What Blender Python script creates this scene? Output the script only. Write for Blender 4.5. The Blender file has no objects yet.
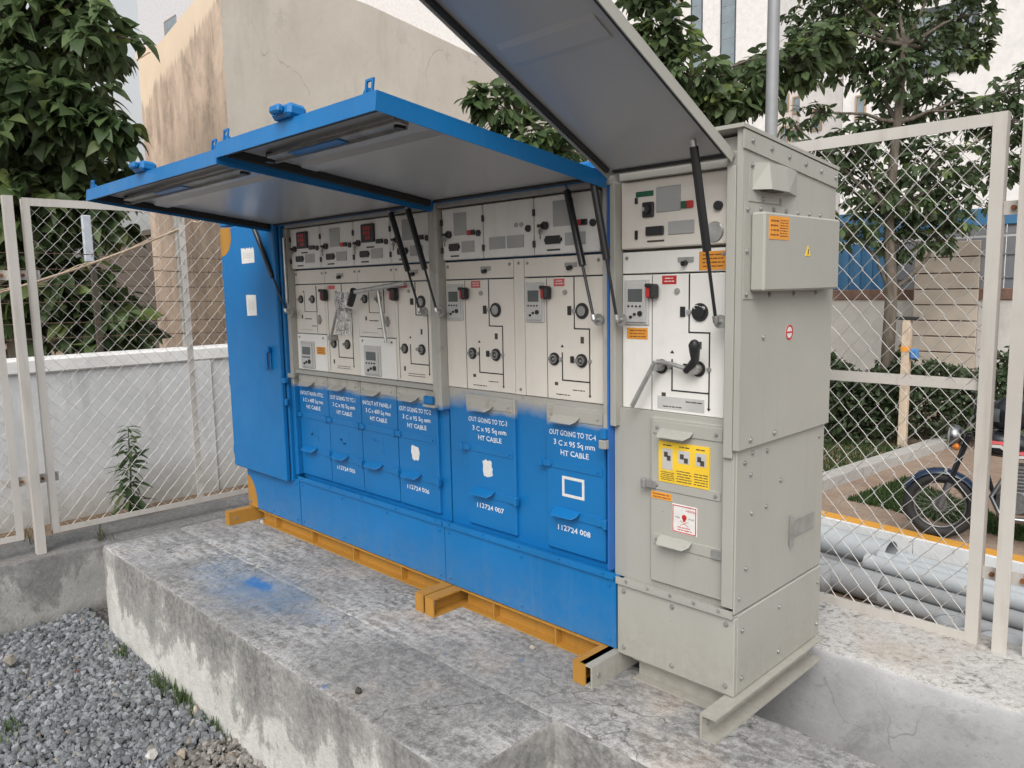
import bpy, math, random
import numpy as np
from mathutils import Vector, Matrix
R = math.radians
rng = random.Random(7)
npr = np.random.default_rng(11)
scene = bpy.context.scene
COL = scene.collection

# ---------------------------------------------------------------- camera
F_PX, YAW, PITCH, ROLL = 775.97, 0.7892, 0.1244, -0.0191
CAM = Vector((3.9725, -2.1795, 1.3458))
_fwd = Vector((-math.sin(YAW)*math.cos(PITCH), math.cos(YAW)*math.cos(PITCH), -math.sin(PITCH)))
_right0 = Vector((math.cos(YAW), math.sin(YAW), 0)); _up0 = _right0.cross(_fwd)
_c, _s = math.cos(ROLL), math.sin(ROLL)
RIGHT = _c*_right0 + _s*_up0; UP = -_s*_right0 + _c*_up0; FWD = _fwd
cd = bpy.data.cameras.new('camera'); cam = bpy.data.objects.new('camera', cd); COL.objects.link(cam)
cam.matrix_world = Matrix(((RIGHT.x, UP.x, -FWD.x, CAM.x), (RIGHT.y, UP.y, -FWD.y, CAM.y), (RIGHT.z, UP.z, -FWD.z, CAM.z), (0, 0, 0, 1)))
cd.sensor_width = 36.0; cd.lens = F_PX/1024*36.0; cd.clip_start = 0.05; cd.clip_end = 2000
scene.camera = cam

# ---------------------------------------------------------------- sky, sun, exposure
world = bpy.data.worlds.new('World'); scene.world = world; world.use_nodes = True
wt = world.node_tree; wt.nodes.clear()
SUN_EL, SUN_AZ = R(46), R(147)      # azimuth clockwise from +Y
sky = wt.nodes.new('ShaderNodeTexSky'); sky.sky_type = 'NISHITA'; sky.sun_disc = False
sky.sun_elevation = SUN_EL; sky.sun_rotation = SUN_AZ
sky.air_density = 1.6; sky.dust_density = 6.0; sky.ozone_density = 1.0; sky.altitude = 100
hs = wt.nodes.new('ShaderNodeHueSaturation'); hs.inputs['Saturation'].default_value = 0.14   # thin overcast: the blue is washed out evenly
bg = wt.nodes.new('ShaderNodeBackground'); bg.inputs['Strength'].default_value = 0.15
wo = wt.nodes.new('ShaderNodeOutputWorld')
wt.links.new(sky.outputs[0], hs.inputs['Color']); wt.links.new(hs.outputs[0], bg.inputs[0]); wt.links.new(bg.outputs[0], wo.inputs[0])
sd = bpy.data.lights.new('sun', 'SUN'); sd.energy = 0.7; sd.angle = R(40); sd.color = (1.0, 0.92, 0.83)
sun = bpy.data.objects.new('sun', sd); COL.objects.link(sun)
_sv = Vector((math.sin(SUN_AZ)*math.cos(SUN_EL), math.cos(SUN_AZ)*math.cos(SUN_EL), math.sin(SUN_EL)))
sun.rotation_euler = _sv.to_track_quat('Z', 'Y').to_euler(); sun.location = (0, -6, 8)
vs = scene.view_settings
vs.view_transform = 'Standard'; vs.look = 'None'; vs.gamma = 1.0; vs.use_curve_mapping = False; vs.exposure = 0.33
scene.render.resolution_x = 1024; scene.render.resolution_y = 768

# ---------------------------------------------------------------- picture point -> place in the world
def ray(u, v): return RIGHT*((u-512)/F_PX) + UP*(-(v-384)/F_PX) + FWD
def onx(u, v, x): d = ray(u, v); return CAM + d*((x-CAM.x)/d.x)
def ony(u, v, y): d = ray(u, v); return CAM + d*((y-CAM.y)/d.y)
def onz(u, v, z): d = ray(u, v); return CAM + d*((z-CAM.z)/d.z)
def atd(u, v, t): return CAM + ray(u, v)*t
def onp(u, v, p0, n): d = ray(u, v); return CAM + d*((p0-CAM).dot(n)/d.dot(n))

# ---------------------------------------------------------------- mesh builder
LOC = {}
class MB:
    def __init__(self, M=None): self.v = []; self.f = []; self.s = []; self.M = M
    def add(self, vs, fs, smooth=False):
        b = len(self.v); M = self.M
        for p in vs:
            p = Vector(p); self.v.append(M @ p if M is not None else p)
        for f in fs: self.f.append([b+i for i in f]); self.s.append(smooth)
        return self
    def box(self, x0, x1, y0, y1, z0, z1, b=0.0):
        if x0 > x1: x0, x1 = x1, x0
        if y0 > y1: y0, y1 = y1, y0
        if z0 > z1: z0, z1 = z1, z0
        b = min(b, (x1-x0)*.45, (y1-y0)*.45, (z1-z0)*.45)
        if b <= 0:
            return self.add([(x0,y0,z0),(x1,y0,z0),(x1,y1,z0),(x0,y1,z0),(x0,y0,z1),(x1,y0,z1),(x1,y1,z1),(x0,y1,z1)],
                     [(0,3,2,1),(4,5,6,7),(0,1,5,4),(1,2,6,5),(2,3,7,6),(3,0,4,7)])
        X = (x0, x1); Y = (y0, y1); Z = (z0, z1); V = []; idx = {}
        for i in (0,1):
            for j in (0,1):
                for k in (0,1):
                    sx, sy, sz = (1,-1)[i]*b, (1,-1)[j]*b, (1,-1)[k]*b
                    for a, p in enumerate(((X[i],Y[j]+sy,Z[k]+sz),(X[i]+sx,Y[j],Z[k]+sz),(X[i]+sx,Y[j]+sy,Z[k]))):
                        idx[(i,j,k,a)] = len(V); V.append(p)
        Fc = []
        cyc = ((0,0),(1,0),(1,1),(0,1))
        for i in (0,1): Fc.append([idx[(i,j,k,0)] for j,k in cyc][::(1 if i else -1)])
        for j in (0,1): Fc.append([idx[(i,j,k,1)] for k,i in cyc][::(1 if j else -1)])
        for k in (0,1): Fc.append([idx[(i,j,k,2)] for i,j in cyc][::(1 if k else -1)])
        def fix(f):
            c = [sum(V[i][a] for i in f)/len(f) for a in range(3)]
            n = (Vector(V[f[1]])-Vector(V[f[0]])).cross(Vector(V[f[2]])-Vector(V[f[1]]))
            o = Vector(c)-Vector(((x0+x1)/2,(y0+y1)/2,(z0+z1)/2))
            return f if n.dot(o) > 0 else f[::-1]
        for j in (0,1):
            for k in (0,1): Fc.append(fix([idx[(0,j,k,1)],idx[(1,j,k,1)],idx[(1,j,k,2)],idx[(0,j,k,2)]]))
        for i in (0,1):
            for k in (0,1): Fc.append(fix([idx[(i,0,k,0)],idx[(i,1,k,0)],idx[(i,1,k,2)],idx[(i,0,k,2)]]))
        for i in (0,1):
            for j in (0,1): Fc.append(fix([idx[(i,j,0,0)],idx[(i,j,1,0)],idx[(i,j,1,1)],idx[(i,j,0,1)]]))
        for i in (0,1):
            for j in (0,1):
                for k in (0,1): Fc.append(fix([idx[(i,j,k,0)],idx[(i,j,k,1)],idx[(i,j,k,2)]]))
        return self.add(V, Fc)
    def cyl(self, p0, p1, r0, r1=None, n=12, caps=True):
        p0 = Vector(p0); p1 = Vector(p1); r1 = r0 if r1 is None else r1
        d = (p1-p0).normalized(); a = d.orthogonal().normalized(); b = d.cross(a)
        A = [p0+(a*math.cos(t)+b*math.sin(t))*r0 for t in (2*math.pi*i/n for i in range(n))]
        B = [p1+(a*math.cos(t)+b*math.sin(t))*r1 for t in (2*math.pi*i/n for i in range(n))]
        self.add(A+B, [(i,(i+1)%n,n+(i+1)%n,n+i) for i in range(n)], True)
        if caps: self.add(A, [tuple(range(n))[::-1]]); self.add(B, [tuple(range(n))])
        return self
    def tube(self, pts, r, n=6, caps=True, closed=False):
        pts = [Vector(p) for p in pts]; m = len(pts); rr = r if hasattr(r, '__len__') else [r]*m
        V = []; a = None
        for i, p in enumerate(pts):
            if closed: t = (pts[(i+1)%m]-pts[i-1])
            else: t = pts[min(i+1, m-1)]-pts[max(i-1, 0)]
            t.normalize()
            if a is None: a = t.orthogonal().normalized()
            else:
                a = a - t*a.dot(t)
                a = a.normalized() if a.length > 1e-6 else t.orthogonal().normalized()
            b = t.cross(a)
            V += [p+(a*math.cos(q)+b*math.sin(q))*rr[i] for q in (2*math.pi*k/n for k in range(n))]
        Fc = [(i*n+k, i*n+(k+1)%n, (i+1)*n+(k+1)%n, (i+1)*n+k) for i in range(m-1) for k in range(n)]
        if closed: Fc += [((m-1)*n+k, (m-1)*n+(k+1)%n, (k+1)%n, k) for k in range(n)]
        self.add(V, Fc, True)
        if caps and not closed: self.add(V[:n], [tuple(range(n))[::-1]]); self.add(V[-n:], [tuple(range(n))])
        return self
    def lathe(self, prof, org, axis, n=20, smooth=True):
        org = Vector(org); d = Vector(axis).normalized(); a = d.orthogonal().normalized(); b = d.cross(a); V = []
        for r, h in prof: V += [org+d*h+(a*math.cos(t)+b*math.sin(t))*r for t in (2*math.pi*i/n for i in range(n))]
        self.add(V, [(j*n+i, j*n+(i+1)%n, (j+1)*n+(i+1)%n, (j+1)*n+i) for j in range(len(prof)-1) for i in range(n)], smooth)
        return self
    def prism(self, poly, f0, f1):        # poly: list of 2d points, f0/f1 map a 2d point to 3d
        n = len(poly); A = [f0(p) for p in poly]; B = [f1(p) for p in poly]
        self.add(A+B, [(i,(i+1)%n,n+(i+1)%n,n+i) for i in range(n)])
        self.add(A, [tuple(range(n))[::-1]]); self.add(B, [tuple(range(n))]); return self
    def quad(self, a, b, c, d): return self.add([a,b,c,d], [(0,1,2,3)])
    def mesh(self, name, mat, org):
        me = bpy.data.meshes.new(name); me.from_pydata([tuple(p-org) for p in self.v], [], self.f)
        me.polygons.foreach_set('use_smooth', self.s); me.materials.append(mat); me.update(); return me
    def build(self, name, mat, parent=None, org=None, smooth_all=False):
        org = LOC[parent] if parent is not None else Vector(org if org is not None else (0,0,0))
        me = self.mesh(name, mat, org)
        o = bpy.data.objects.new(name, me); COL.objects.link(o)
        if parent is not None: o.parent = parent
        else: o.location = org
        LOC[o] = org
        return o
def tag(o, label=None, cat=None, group=None, kind=None):
    if label: o['label'] = label
    if cat: o['category'] = cat
    if group: o['group'] = group
    if kind: o['kind'] = kind
    return o
def thing(name, loc, label, cat, group=None):
    o = bpy.data.objects.new(name, None); o.empty_display_size = 0.1; COL.objects.link(o); o.location = loc; LOC[o] = Vector(loc)
    return tag(o, label, cat, group)
def raw(name, V, Fc, mat, parent=None, smooth=False, org=(0,0,0), cols=None):
    org = LOC[parent] if parent is not None else Vector(org)
    V = np.asarray(V, dtype=np.float32).reshape(-1, 3) - np.array(org, dtype=np.float32)
    Fc = np.asarray(Fc, dtype=np.int32); k = Fc.shape[1]; n = len(Fc)
    me = bpy.data.meshes.new(name); me.vertices.add(len(V)); me.vertices.foreach_set('co', V.ravel())
    me.loops.add(n*k); me.loops.foreach_set('vertex_index', Fc.ravel()); me.polygons.add(n)
    me.polygons.foreach_set('loop_start', np.arange(0, n*k, k, dtype=np.int32))
    try: me.polygons.foreach_set('loop_total', np.full(n, k, dtype=np.int32))
    except Exception: pass
    me.polygons.foreach_set('use_smooth', np.full(n, smooth)); me.materials.append(mat)
    me.update(calc_edges=True); me.validate()
    if cols is not None:
        at = me.color_attributes.new('tint', 'FLOAT_COLOR', 'POINT'); c = np.ones((len(V), 4), np.float32); c[:, :3] = cols; at.data.foreach_set('color', c.ravel())
    o = bpy.data.objects.new(name, me); COL.objects.link(o)
    if parent is not None: o.parent = parent
    else: o.location = org
    LOC[o] = Vector(org); return o
_fontcache = {}
def text(parent, name, s, f, size, width, mat, depth=0.0008, slant=0.0, jit=0.0):
    """flat lettering: f maps (x along, up, out) to the world; width = total length in metres"""
    cu = bpy.data.curves.new('t', 'FONT'); cu.body = s; cu.size = 1.0; cu.extrude = 0.0; cu.resolution_u = 2
    cu.offset = 0.013
    to = bpy.data.objects.new('t', cu); me = to.to_mesh()
    V = [v.co.copy() for v in me.vertices]; Fc = [tuple(p.vertices) for p in me.polygons]
    to.to_mesh_clear(); bpy.data.objects.remove(to); bpy.data.curves.remove(cu)
    if not V: return None
    x0 = min(v.x for v in V); x1 = max(v.x for v in V); k = width/(x1-x0); mb = MB()
    mb.add([f((v.x-x0)*k, v.y*size + jit*math.sin(v.x*3.1+len(s)), depth) for v in V], Fc)
    return mb.build(name, mat, parent)

# ---------------------------------------------------------------- materials
class NT:
    def __init__(self, name, rough=0.6, metal=0.0, spec=0.5):
        self.m = bpy.data.materials.new(name); self.m.use_nodes = True; self.t = self.m.node_tree
        self.b = self.t.nodes['Principled BSDF']; self.b.inputs['Roughness'].default_value = rough; self.b.inputs['Metallic'].default_value = metal
        self.b.inputs['Specular IOR Level'].default_value = spec
        self.g = None; self._o = None
    def n(self, ty, **k):
        nd = self.t.nodes.new(ty)
        for a, b in k.items(): setattr(nd, a, b)
        return nd
    def L(self, a, b): self.t.links.new(a, b)
    def put(self, sock, v):
        if v is None: return
        if hasattr(v, 'is_output') or isinstance(v, bpy.types.NodeSocket): self.L(v, sock)
        elif isinstance(v, (tuple, list)) and len(v) == 3 and sock.type == 'RGBA': sock.default_value = (*v, 1)
        else: sock.default_value = v
    @property
    def pos(self):
        if self.g is None: self.g = self.n('ShaderNodeNewGeometry')
        return self.g.outputs['Position']
    @property
    def nor(self): self.pos; return self.g.outputs['Normal']
    def sc(self, vec, s):
        m = self.n('ShaderNodeVectorMath', operation='MULTIPLY'); self.put(m.inputs[0], vec); m.inputs[1].default_value = s; return m.outputs[0]
    def xyz(self, vec):
        s = self.n('ShaderNodeSeparateXYZ'); self.L(vec, s.inputs[0]); return s.outputs
    def noise(self, scale=5, detail=4, rough=0.55, vec=None, dist=0.0):
        nd = self.n('ShaderNodeTexNoise'); self.put(nd.inputs['Vector'], vec if vec is not None else self.pos)
        nd.inputs['Scale'].default_value = scale; nd.inputs['Detail'].default_value = detail; nd.inputs['Roughness'].default_value = rough; nd.inputs['Distortion'].default_value = dist
        return nd.outputs['Fac']
    def vor(self, scale=5, vec=None, feature='F1'):
        nd = self.n('ShaderNodeTexVoronoi', feature=feature); self.put(nd.inputs['Vector'], vec if vec is not None else self.pos); nd.inputs['Scale'].default_value = scale
        return nd.outputs['Distance']
    def ramp(self, fac, *stops, interp='LINEAR'):
        nd = self.n('ShaderNodeValToRGB'); self.L(fac, nd.inputs[0]); e = nd.color_ramp.elements; nd.color_ramp.interpolation = interp
        while len(e) < len(stops): e.new(0.5)
        for el, (p, c) in zip(e, stops):
            el.position = p; el.color = (c, c, c, 1) if not hasattr(c, '__len__') else (*c, 1)
        return nd.outputs[0]
    def mix(self, fac, a, b, mode='MIX'):
        nd = self.n('ShaderNodeMixRGB', blend_type=mode); self.put(nd.inputs[0], fac); self.put(nd.inputs[1], a); self.put(nd.inputs[2], b); return nd.outputs[0]
    def math(self, op, a, b=None, clamp=False):
        nd = self.n('ShaderNodeMath', operation=op, use_clamp=clamp); self.put(nd.inputs[0], a); self.put(nd.inputs[1], b); return nd.outputs[0]
    def mr(self, v, a, b, c=0.0, d=1.0):
        nd = self.n('ShaderNodeMapRange', clamp=True); self.put(nd.inputs[0], v)
        for i, q in enumerate((a, b, c, d)): nd.inputs[i+1].default_value = q
        return nd.outputs[0]
    def col(self, c): self.put(self.b.inputs['Base Color'], c); return self
    def rough(self, c): self.put(self.b.inputs['Roughness'], c); return self
    def bump(self, h, strength=0.3, dist=0.01):
        nd = self.n('ShaderNodeBump'); nd.inputs['Strength'].default_value = strength; nd.inputs['Distance'].default_value = dist
        self.L(h, nd.inputs['Height']); self.L(nd.outputs[0], self.b.inputs['Normal']); return self
    def attr(self, name):
        nd = self.n('ShaderNodeAttribute', attribute_name=name); return nd.outputs['Color']
    def orand(self):
        if self._o is None: self._o = self.n('ShaderNodeObjectInfo')
        return self._o.outputs['Random']
def sc(c, k): return tuple(min(1, x*k) for x in c)

def paint(name, c, rough=0.42, grime=0.25, dirt=(0.16, 0.14, 0.11), spec=0.4, bump=0.02, scale=1.0):
    t = NT(name, rough, spec=spec)
    n1 = t.noise(2.2*scale, 6, .62); n2 = t.noise(1.0, 5, .6, t.sc(t.pos, (22*scale, 22*scale, 2.2*scale)))
    c1 = t.mix(t.ramp(n1, (.3, 0.0), (.75, 1.0)), sc(c, .90), sc(c, 1.07))
    g = t.math('MULTIPLY', t.ramp(n2, (.52, 0.0), (.78, 1.0)), grime)
    t.col(t.mix(g, c1, dirt))
    t.rough(t.mr(t.noise(9, 4), .3, .7, rough-.08, rough+.12))
    t.bump(t.noise(26, 3), bump, .02); return t
def flat(name, c, rough=0.5, metal=0.0, spec=0.5, var=0.1, scale=8):
    t = NT(name, rough, metal, spec); n = t.noise(scale, 4)
    t.col(t.mix(t.ramp(n, (.3, 0.0), (.7, 1.0)), sc(c, 1-var), sc(c, 1+var))); return t.m

BLUE = (0.005, 0.155, 0.42)
GREY = (0.365, 0.362, 0.330)
M = {}
def blue_paint():
    t = NT('blue_paint', .36, spec=.4); p = t.pos; x, y, z = t.xyz(p)
    c = t.mix(t.ramp(t.noise(2.0, 6, .62), (.3, 0.), (.75, 1.)), sc(BLUE, .88), sc(BLUE, 1.08))
    run = t.noise(1, 5, .6, t.sc(p, (30, 30, 1.6))); c = t.mix(t.math('MULTIPLY', t.ramp(run, (.55, 0.), (.72, 1.)), .16), c, (.10, .20, .36))
    dust = t.math('MULTIPLY', t.mr(t.math('ADD', z, t.math('MULTIPLY', t.noise(6, 6, .7), .22)), .10, .34, .40, 0.0), t.ramp(t.noise(30, 5, .7), (.35, .25), (.65, 1.)))
    c = t.mix(dust, c, (.12, .19, .27))
    scr = t.noise(1, 3, .6, t.sc(p, (3, 3, 160)), .8); c = t.mix(t.math('MULTIPLY', t.ramp(scr, (.70, 0.), (.73, .5)), t.ramp(t.noise(2.5, 2), (.55, 0.), (.62, 1.))), c, (.16, .27, .42))
    chip = t.math('MULTIPLY', t.ramp(t.noise(55, 3, .5), (.74, 0.), (.76, .8)), t.ramp(t.noise(4, 3), (.50, 0.), (.60, 1.))); c = t.mix(chip, c, (.30, .30, .29))
    t.col(c); t.rough(t.mr(t.noise(5, 5), .3, .7, .28, .52)); t.bump(t.noise(1.6, 2, .4), .35, .03); return t.m
M['blue'] = blue_paint()
def grey_paint():
    t = NT('grey_beige_paint', .45, spec=.4); p = t.pos; x, y, z = t.xyz(p)
    c = t.mix(t.ramp(t.noise(1.8, 6, .62), (.3, 0.), (.75, 1.)), sc(GREY, .93), sc(GREY, 1.05))
    run = t.noise(1, 6, .62, t.sc(p, (24, 24, 1.0)), .2); c = t.mix(t.math('MULTIPLY', t.ramp(run, (.56, 0.), (.75, 1.)), .20), c, (.21, .19, .15))
    dust = t.math('MULTIPLY', t.mr(t.math('ADD', z, t.math('MULTIPLY', t.noise(6, 6, .7), .24)), .08, .36, .45, 0.0), t.ramp(t.noise(28, 5, .7), (.35, .2), (.65, 1.)))
    c = t.mix(dust, c, (.24, .20, .155))
    c = t.mix(t.math('MULTIPLY', t.ramp(t.noise(70, 4, .6), (.68, 0.), (.72, .6)), t.ramp(t.noise(3.3, 3), (.5, 0.), (.6, 1.))), c, (.22, .15, .09))
    t.col(c); t.rough(t.mr(t.noise(6, 5), .3, .7, .36, .56)); t.bump(t.noise(1.7, 2, .4), .30, .03); return t.m
M['grey'] = grey_paint()
M['inner_grey'] = (lambda t: (t.col(t.mix(t.ramp(t.noise(1.2, 3), (.3, 0.), (.7, 1.)), (.42, .42, .42), (.46, .46, .455))), t.m)[1])(NT('door_inner_grey_paint', .27))
M['post_grey'] = paint('galvanised_post_paint', (.34, .34, .32), .45, .3).m
def faded(lo=.806, hi=.832, nm='blue_overspray_on_grey', amp=.05):   # grey paint oversprayed blue towards the ground: the flap door masked the top when it was painted
    t = NT(nm, .42); z = t.xyz(t.pos)[2]
    e = t.math('ADD', z, t.math('MULTIPLY', t.math('SUBTRACT', t.noise(7, 5), .5), amp))
    f = t.mr(e, lo, hi); n1 = t.noise(2.2, 6)
    t.col(t.mix(f, t.mix(t.ramp(n1, (.3, 0.), (.75, 1.)), sc(BLUE, .9), sc(BLUE, 1.08)), t.mix(t.ramp(t.noise(14, 5), (.55, 0.), (.8, .7)), (.38, .37, .34), (.20, .17, .12))))
    t.bump(t.noise(26, 3), .03, .02); return t.m
M['faded'] = faded(); M['faded_bay'] = faded(.825, .885, 'blue_overspray_on_bay', .10)
M['beige'] = paint('mechanism_panel_beige', (.70, .66, .60), .45, .06).m
M['white'] = paint('mechanism_panel_white', (.76, .75, .72), .4, .08).m
M['lv'] = paint('low_voltage_box_paint', (.74, .735, .715), .45, .12).m
M['steel'] = flat('galvanised_steel', (.50, .50, .49), .38, .85, var=.2, scale=20)
M['dull_steel'] = flat('dull_zinc_steel', (.36, .36, .35), .5, .6, var=.2, scale=14)
M['black'] = flat('black_plastic', (.016, .016, .018), .42, var=.2)
M['rubber'] = flat('black_rubber', (.02, .02, .021), .7, var=.2)
M['strut'] = flat('gas_strut_black', (.014, .015, .017), .3, var=.1)
M['line'] = flat('mimic_line_ink', (.02, .02, .02), .6)
M['red'] = flat('red_plastic', (.50, .025, .025), .4)
M['pink_red'] = flat('faded_red_label', (.55, .10, .11), .5)
M['orange'] = flat('orange_label', (.72, .30, .035), .55)
M['yellow_label'] = flat('yellow_label', (.80, .53, .035), .5)
M['paper'] = flat('white_paper', (.68, .68, .66), .7, var=.08, scale=60)
M['label_grey'] = flat('grey_label', (.48, .48, .47), .4); M['port_steel'] = flat('worn_port_steel', (.30, .30, .29), .4, .5, var=.3, scale=60)
M['screen'] = flat('display_glass', (.10, .115, .115), .15)
M['relay'] = paint('relay_housing', (.50, .50, .49), .4, .05).m
M['window'] = flat('frosted_window', (.36, .365, .36), .25, var=.06)
M['ink'] = flat('dark_print', (.06, .05, .04), .7)
M['ochre'] = paint('ochre_yellow_paint', (.40, .20, .035), .5, .35, (.14, .09, .04)).m
M['white_ink'] = (lambda t: (t.col(t.mix(t.ramp(t.noise(60, 3), (.42, 0.), (.62, 1.)), (.62, .68, .75), (.80, .82, .84))), t.m)[1])(NT('stencil_white_paint', .6))
M['green'] = flat('green_tape', (.01, .10, .05), .5)
M['led'] = flat('red_led_display', (.45, .02, .02), .3)
M['blue_tape'] = flat('blue_masking_edge', (.02, .13, .42), .5)
M['clear'] = None
def plastic_bag():
    t = NT('clear_plastic_bag', .12); t.b.inputs['Transmission Weight'].default_value = .92; t.b.inputs['IOR'].default_value = 1.25; t.col((.92, .93, .94)); t.bump(t.noise(40, 3, .6), .6, .02); return t.m
M['clear'] = plastic_bag()
def concrete(name, top, dark=0.0):
    t = NT(name, .92, spec=.15); p = t.pos; x, y, z = t.xyz(p)
    big = t.noise(1.1, 5, .6); med = t.noise(4.0, 9, .72, dist=.3); fine = t.noise(38, 8, .75); grain = t.noise(130, 4, .7); strk = t.noise(1.0, 8, .72, t.sc(p, (5, 26, 26)), .3)
    if top:
        a = t.mix(t.ramp(fine, (.30, 0.), (.70, 1.)), (.19, .19, .192), (.385, .383, .38))
        spk = t.math('ADD', t.math('MULTIPLY', fine, .55), t.math('ADD', t.math('MULTIPLY', med, .35), t.math('MULTIPLY', strk, .35)))
        a = t.mix(t.ramp(spk, (.48, .80), (.585, .30), (.68, 0.)), a, (.12, .118, .115))
        a = t.mix(t.math('MULTIPLY', t.ramp(big, (.46, 0.), (.60, 1.)), t.ramp(t.mix(.5, fine, strk), (.44, 0.), (.60, .85))), a, (.55, .55, .55))
        a = t.mix(t.ramp(grain, (.36, .55), (.47, 0.)), a, (.10, .098, .092))
        a = t.mix(t.math('MULTIPLY', t.ramp(t.noise(2.2, 4), (.55, 0.), (.70, .30)), 1.0), a, (.40, .30, .21))
    else:
        a = t.mix(t.ramp(med, (.35, 0.), (.65, 1.)), (.50, .495, .47), (.68, .675, .64))
        blot = t.noise(3.2, 9, .74, t.sc(p, (1.0, 1.0, .75)), .25); drip = t.noise(1.0, 5, .6, t.sc(p, (6.5, 6.5, .9)), .4); hz = t.mr(z, -.64, -.09)
        s = t.math('ADD', t.math('MULTIPLY', hz, .27), t.math('ADD', t.math('MULTIPLY', blot, .68), t.math('MULTIPLY', drip, .26)))
        k = t.ramp(s, (.575, 0.), (.615, .62), (.74, .95))
        k = t.math('MULTIPLY', k, t.ramp(fine, (.30, .55), (.60, 1.)))
        a = t.mix(k, a, (.13, .13, .128))
        a = t.mix(t.ramp(t.noise(7, 8, .75), (.56, 0.), (.66, .55)), a, (.27, .265, .25))
        a = t.mix(t.mr(t.math('ADD', z, t.math('MULTIPLY', med, .14)), -.60, -.50, .6, 0.), a, (.11, .115, .085))
        a = t.mix(t.ramp(grain, (.34, .5), (.44, 0.)), a, (.15, .15, .145))
    if dark: a = t.mix(dark, a, (.10, .10, .10))
    if top and not dark:   # spilt paint where the skirt was sprayed
        dx = t.math('SUBTRACT', x, .50); dy = t.math('SUBTRACT', y, -.53)
        dd = t.math('SQRT', t.math('ADD', t.math('MULTIPLY', t.math('MULTIPLY', dx, dx), .42), t.math('MULTIPLY', t.math('MULTIPLY', dy, dy), 3.2)))
        wob = t.math('ADD', dd, t.math('MULTIPLY', t.math('SUBTRACT', t.noise(5.5, 8, .72), .5), .95))
        k = t.math('MULTIPLY', t.mr(wob, .06, .40, .80, 0.), t.ramp(fine, (.30, .3), (.58, 1.)))
        a = t.mix(k, a, (.085, .185, .33))
        core = t.math('ADD', t.math('SQRT', t.math('ADD', t.math('MULTIPLY', t.math('MULTIPLY', t.math('SUBTRACT', x, .46), t.math('SUBTRACT', x, .46)), .7), t.math('MULTIPLY', t.math('MULTIPLY', t.math('SUBTRACT', y, -.48), t.math('SUBTRACT', y, -.48)), 4.))), t.math('MULTIPLY', t.math('SUBTRACT', t.noise(9, 7, .7), .5), .35))
        a = t.mix(t.mr(core, .06, .12, .85, 0.), a, (.03, .16, .43))
        sp = t.math('MULTIPLY', t.ramp(t.noise(11, 6, .7), (.65, 0.), (.69, .6)), t.ramp(t.noise(1.6, 2), (.52, 0.), (.60, 1.)))
        a = t.mix(t.math('MULTIPLY', sp, t.math('MULTIPLY', t.mr(x, -.9, -.6), t.mr(x, 2.3, 2.0))), a, (.05, .17, .40))
    if top:      # hairline cracks
        wv = t.n('ShaderNodeVectorMath', operation='ADD'); t.L(p, wv.inputs[0]); nz = t.n('ShaderNodeTexNoise'); nz.inputs['Scale'].default_value = 5; nz.inputs['Detail'].default_value = 5; t.L(p, nz.inputs['Vector']); t.L(t.sc(nz.outputs['Color'], (.35, .35, .35)), wv.inputs[1])
        a = t.mix(t.math('MULTIPLY', t.ramp(t.vor(1.3, wv.outputs[0], 'DISTANCE_TO_EDGE'), (.0, .8), (.005, 0.)), t.ramp(t.noise(1.3, 3), (.47, 0.), (.56, 1.))), a, (.06, .06, .058))
    t.col(a); t.bump(t.mix(.55, med, fine), .9, .014); return t.m
M['conc_top'] = concrete('weathered_concrete_top', True)
M['conc_side'] = concrete('stained_limewash_plaster', False)
M['curb_top'] = concrete('mildewed_curb_top', True, .55)
M['curb_side'] = concrete('mildewed_curb_side', False, .45)
def trenchwall():
    t = NT('trench_limewash', .92, spec=.15); med = t.noise(4, 9, .72); fine = t.noise(45, 6, .7)
    a = t.mix(t.ramp(med, (.3, 0.), (.7, 1.)), (.34, .345, .355), (.50, .50, .51))
    a = t.mix(t.ramp(t.noise(1, 8, .75, t.sc(t.pos, (3, 3, 3.5)), .4), (.54, 0.), (.66, .55), (.75, .75)), a, (.24, .24, .245))
    a = t.mix(t.ramp(fine, (.32, .5), (.44, 0.)), a, (.27, .27, .27))
    wv = t.n('ShaderNodeVectorMath', operation='ADD'); t.L(t.pos, wv.inputs[0]); nz = t.n('ShaderNodeTexNoise'); nz.inputs['Scale'].default_value = 6; t.L(t.pos, nz.inputs['Vector']); t.L(t.sc(nz.outputs['Color'], (.25, .25, .25)), wv.inputs[1])
    a = t.mix(t.math('MULTIPLY', t.ramp(t.vor(1.9, wv.outputs[0], 'DISTANCE_TO_EDGE'), (.0, .6), (.006, 0.)), t.ramp(t.noise(1.7, 3), (.48, 0.), (.58, 1.))), a, (.16, .16, .16))
    t.col(a); t.bump(t.mix(.4, med, fine), .5, .01); return t.m
M['trench'] = trenchwall()
def slabtop():
    t = NT('rear_slab_limewashed_concrete', .92, spec=.15); med = t.noise(5, 9, .74, dist=.3); fine = t.noise(34, 8, .75); grain = t.noise(120, 4, .7)
    a = t.mix(t.ramp(fine, (.32, 0.), (.66, 1.)), (.34, .335, .325), (.60, .595, .58))
    a = t.mix(t.ramp(t.mix(.5, med, fine), (.40, .9), (.47, 0.)), a, (.13, .125, .12))
    a = t.mix(t.ramp(grain, (.36, .5), (.46, 0.)), a, (.16, .155, .15))
    a = t.mix(t.ramp(t.noise(1.8, 5, .6), (.52, 0.), (.66, .4)), a, (.42, .34, .26))
    t.col(a); t.bump(t.mix(.5, med, fine), .9, .014); return t.m
M['slab'] = slabtop()
M['fence_paint'] = paint('fence_offwhite_paint', (.50, .475, .44), .5, .30, (.24, .17, .11)).m
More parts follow.
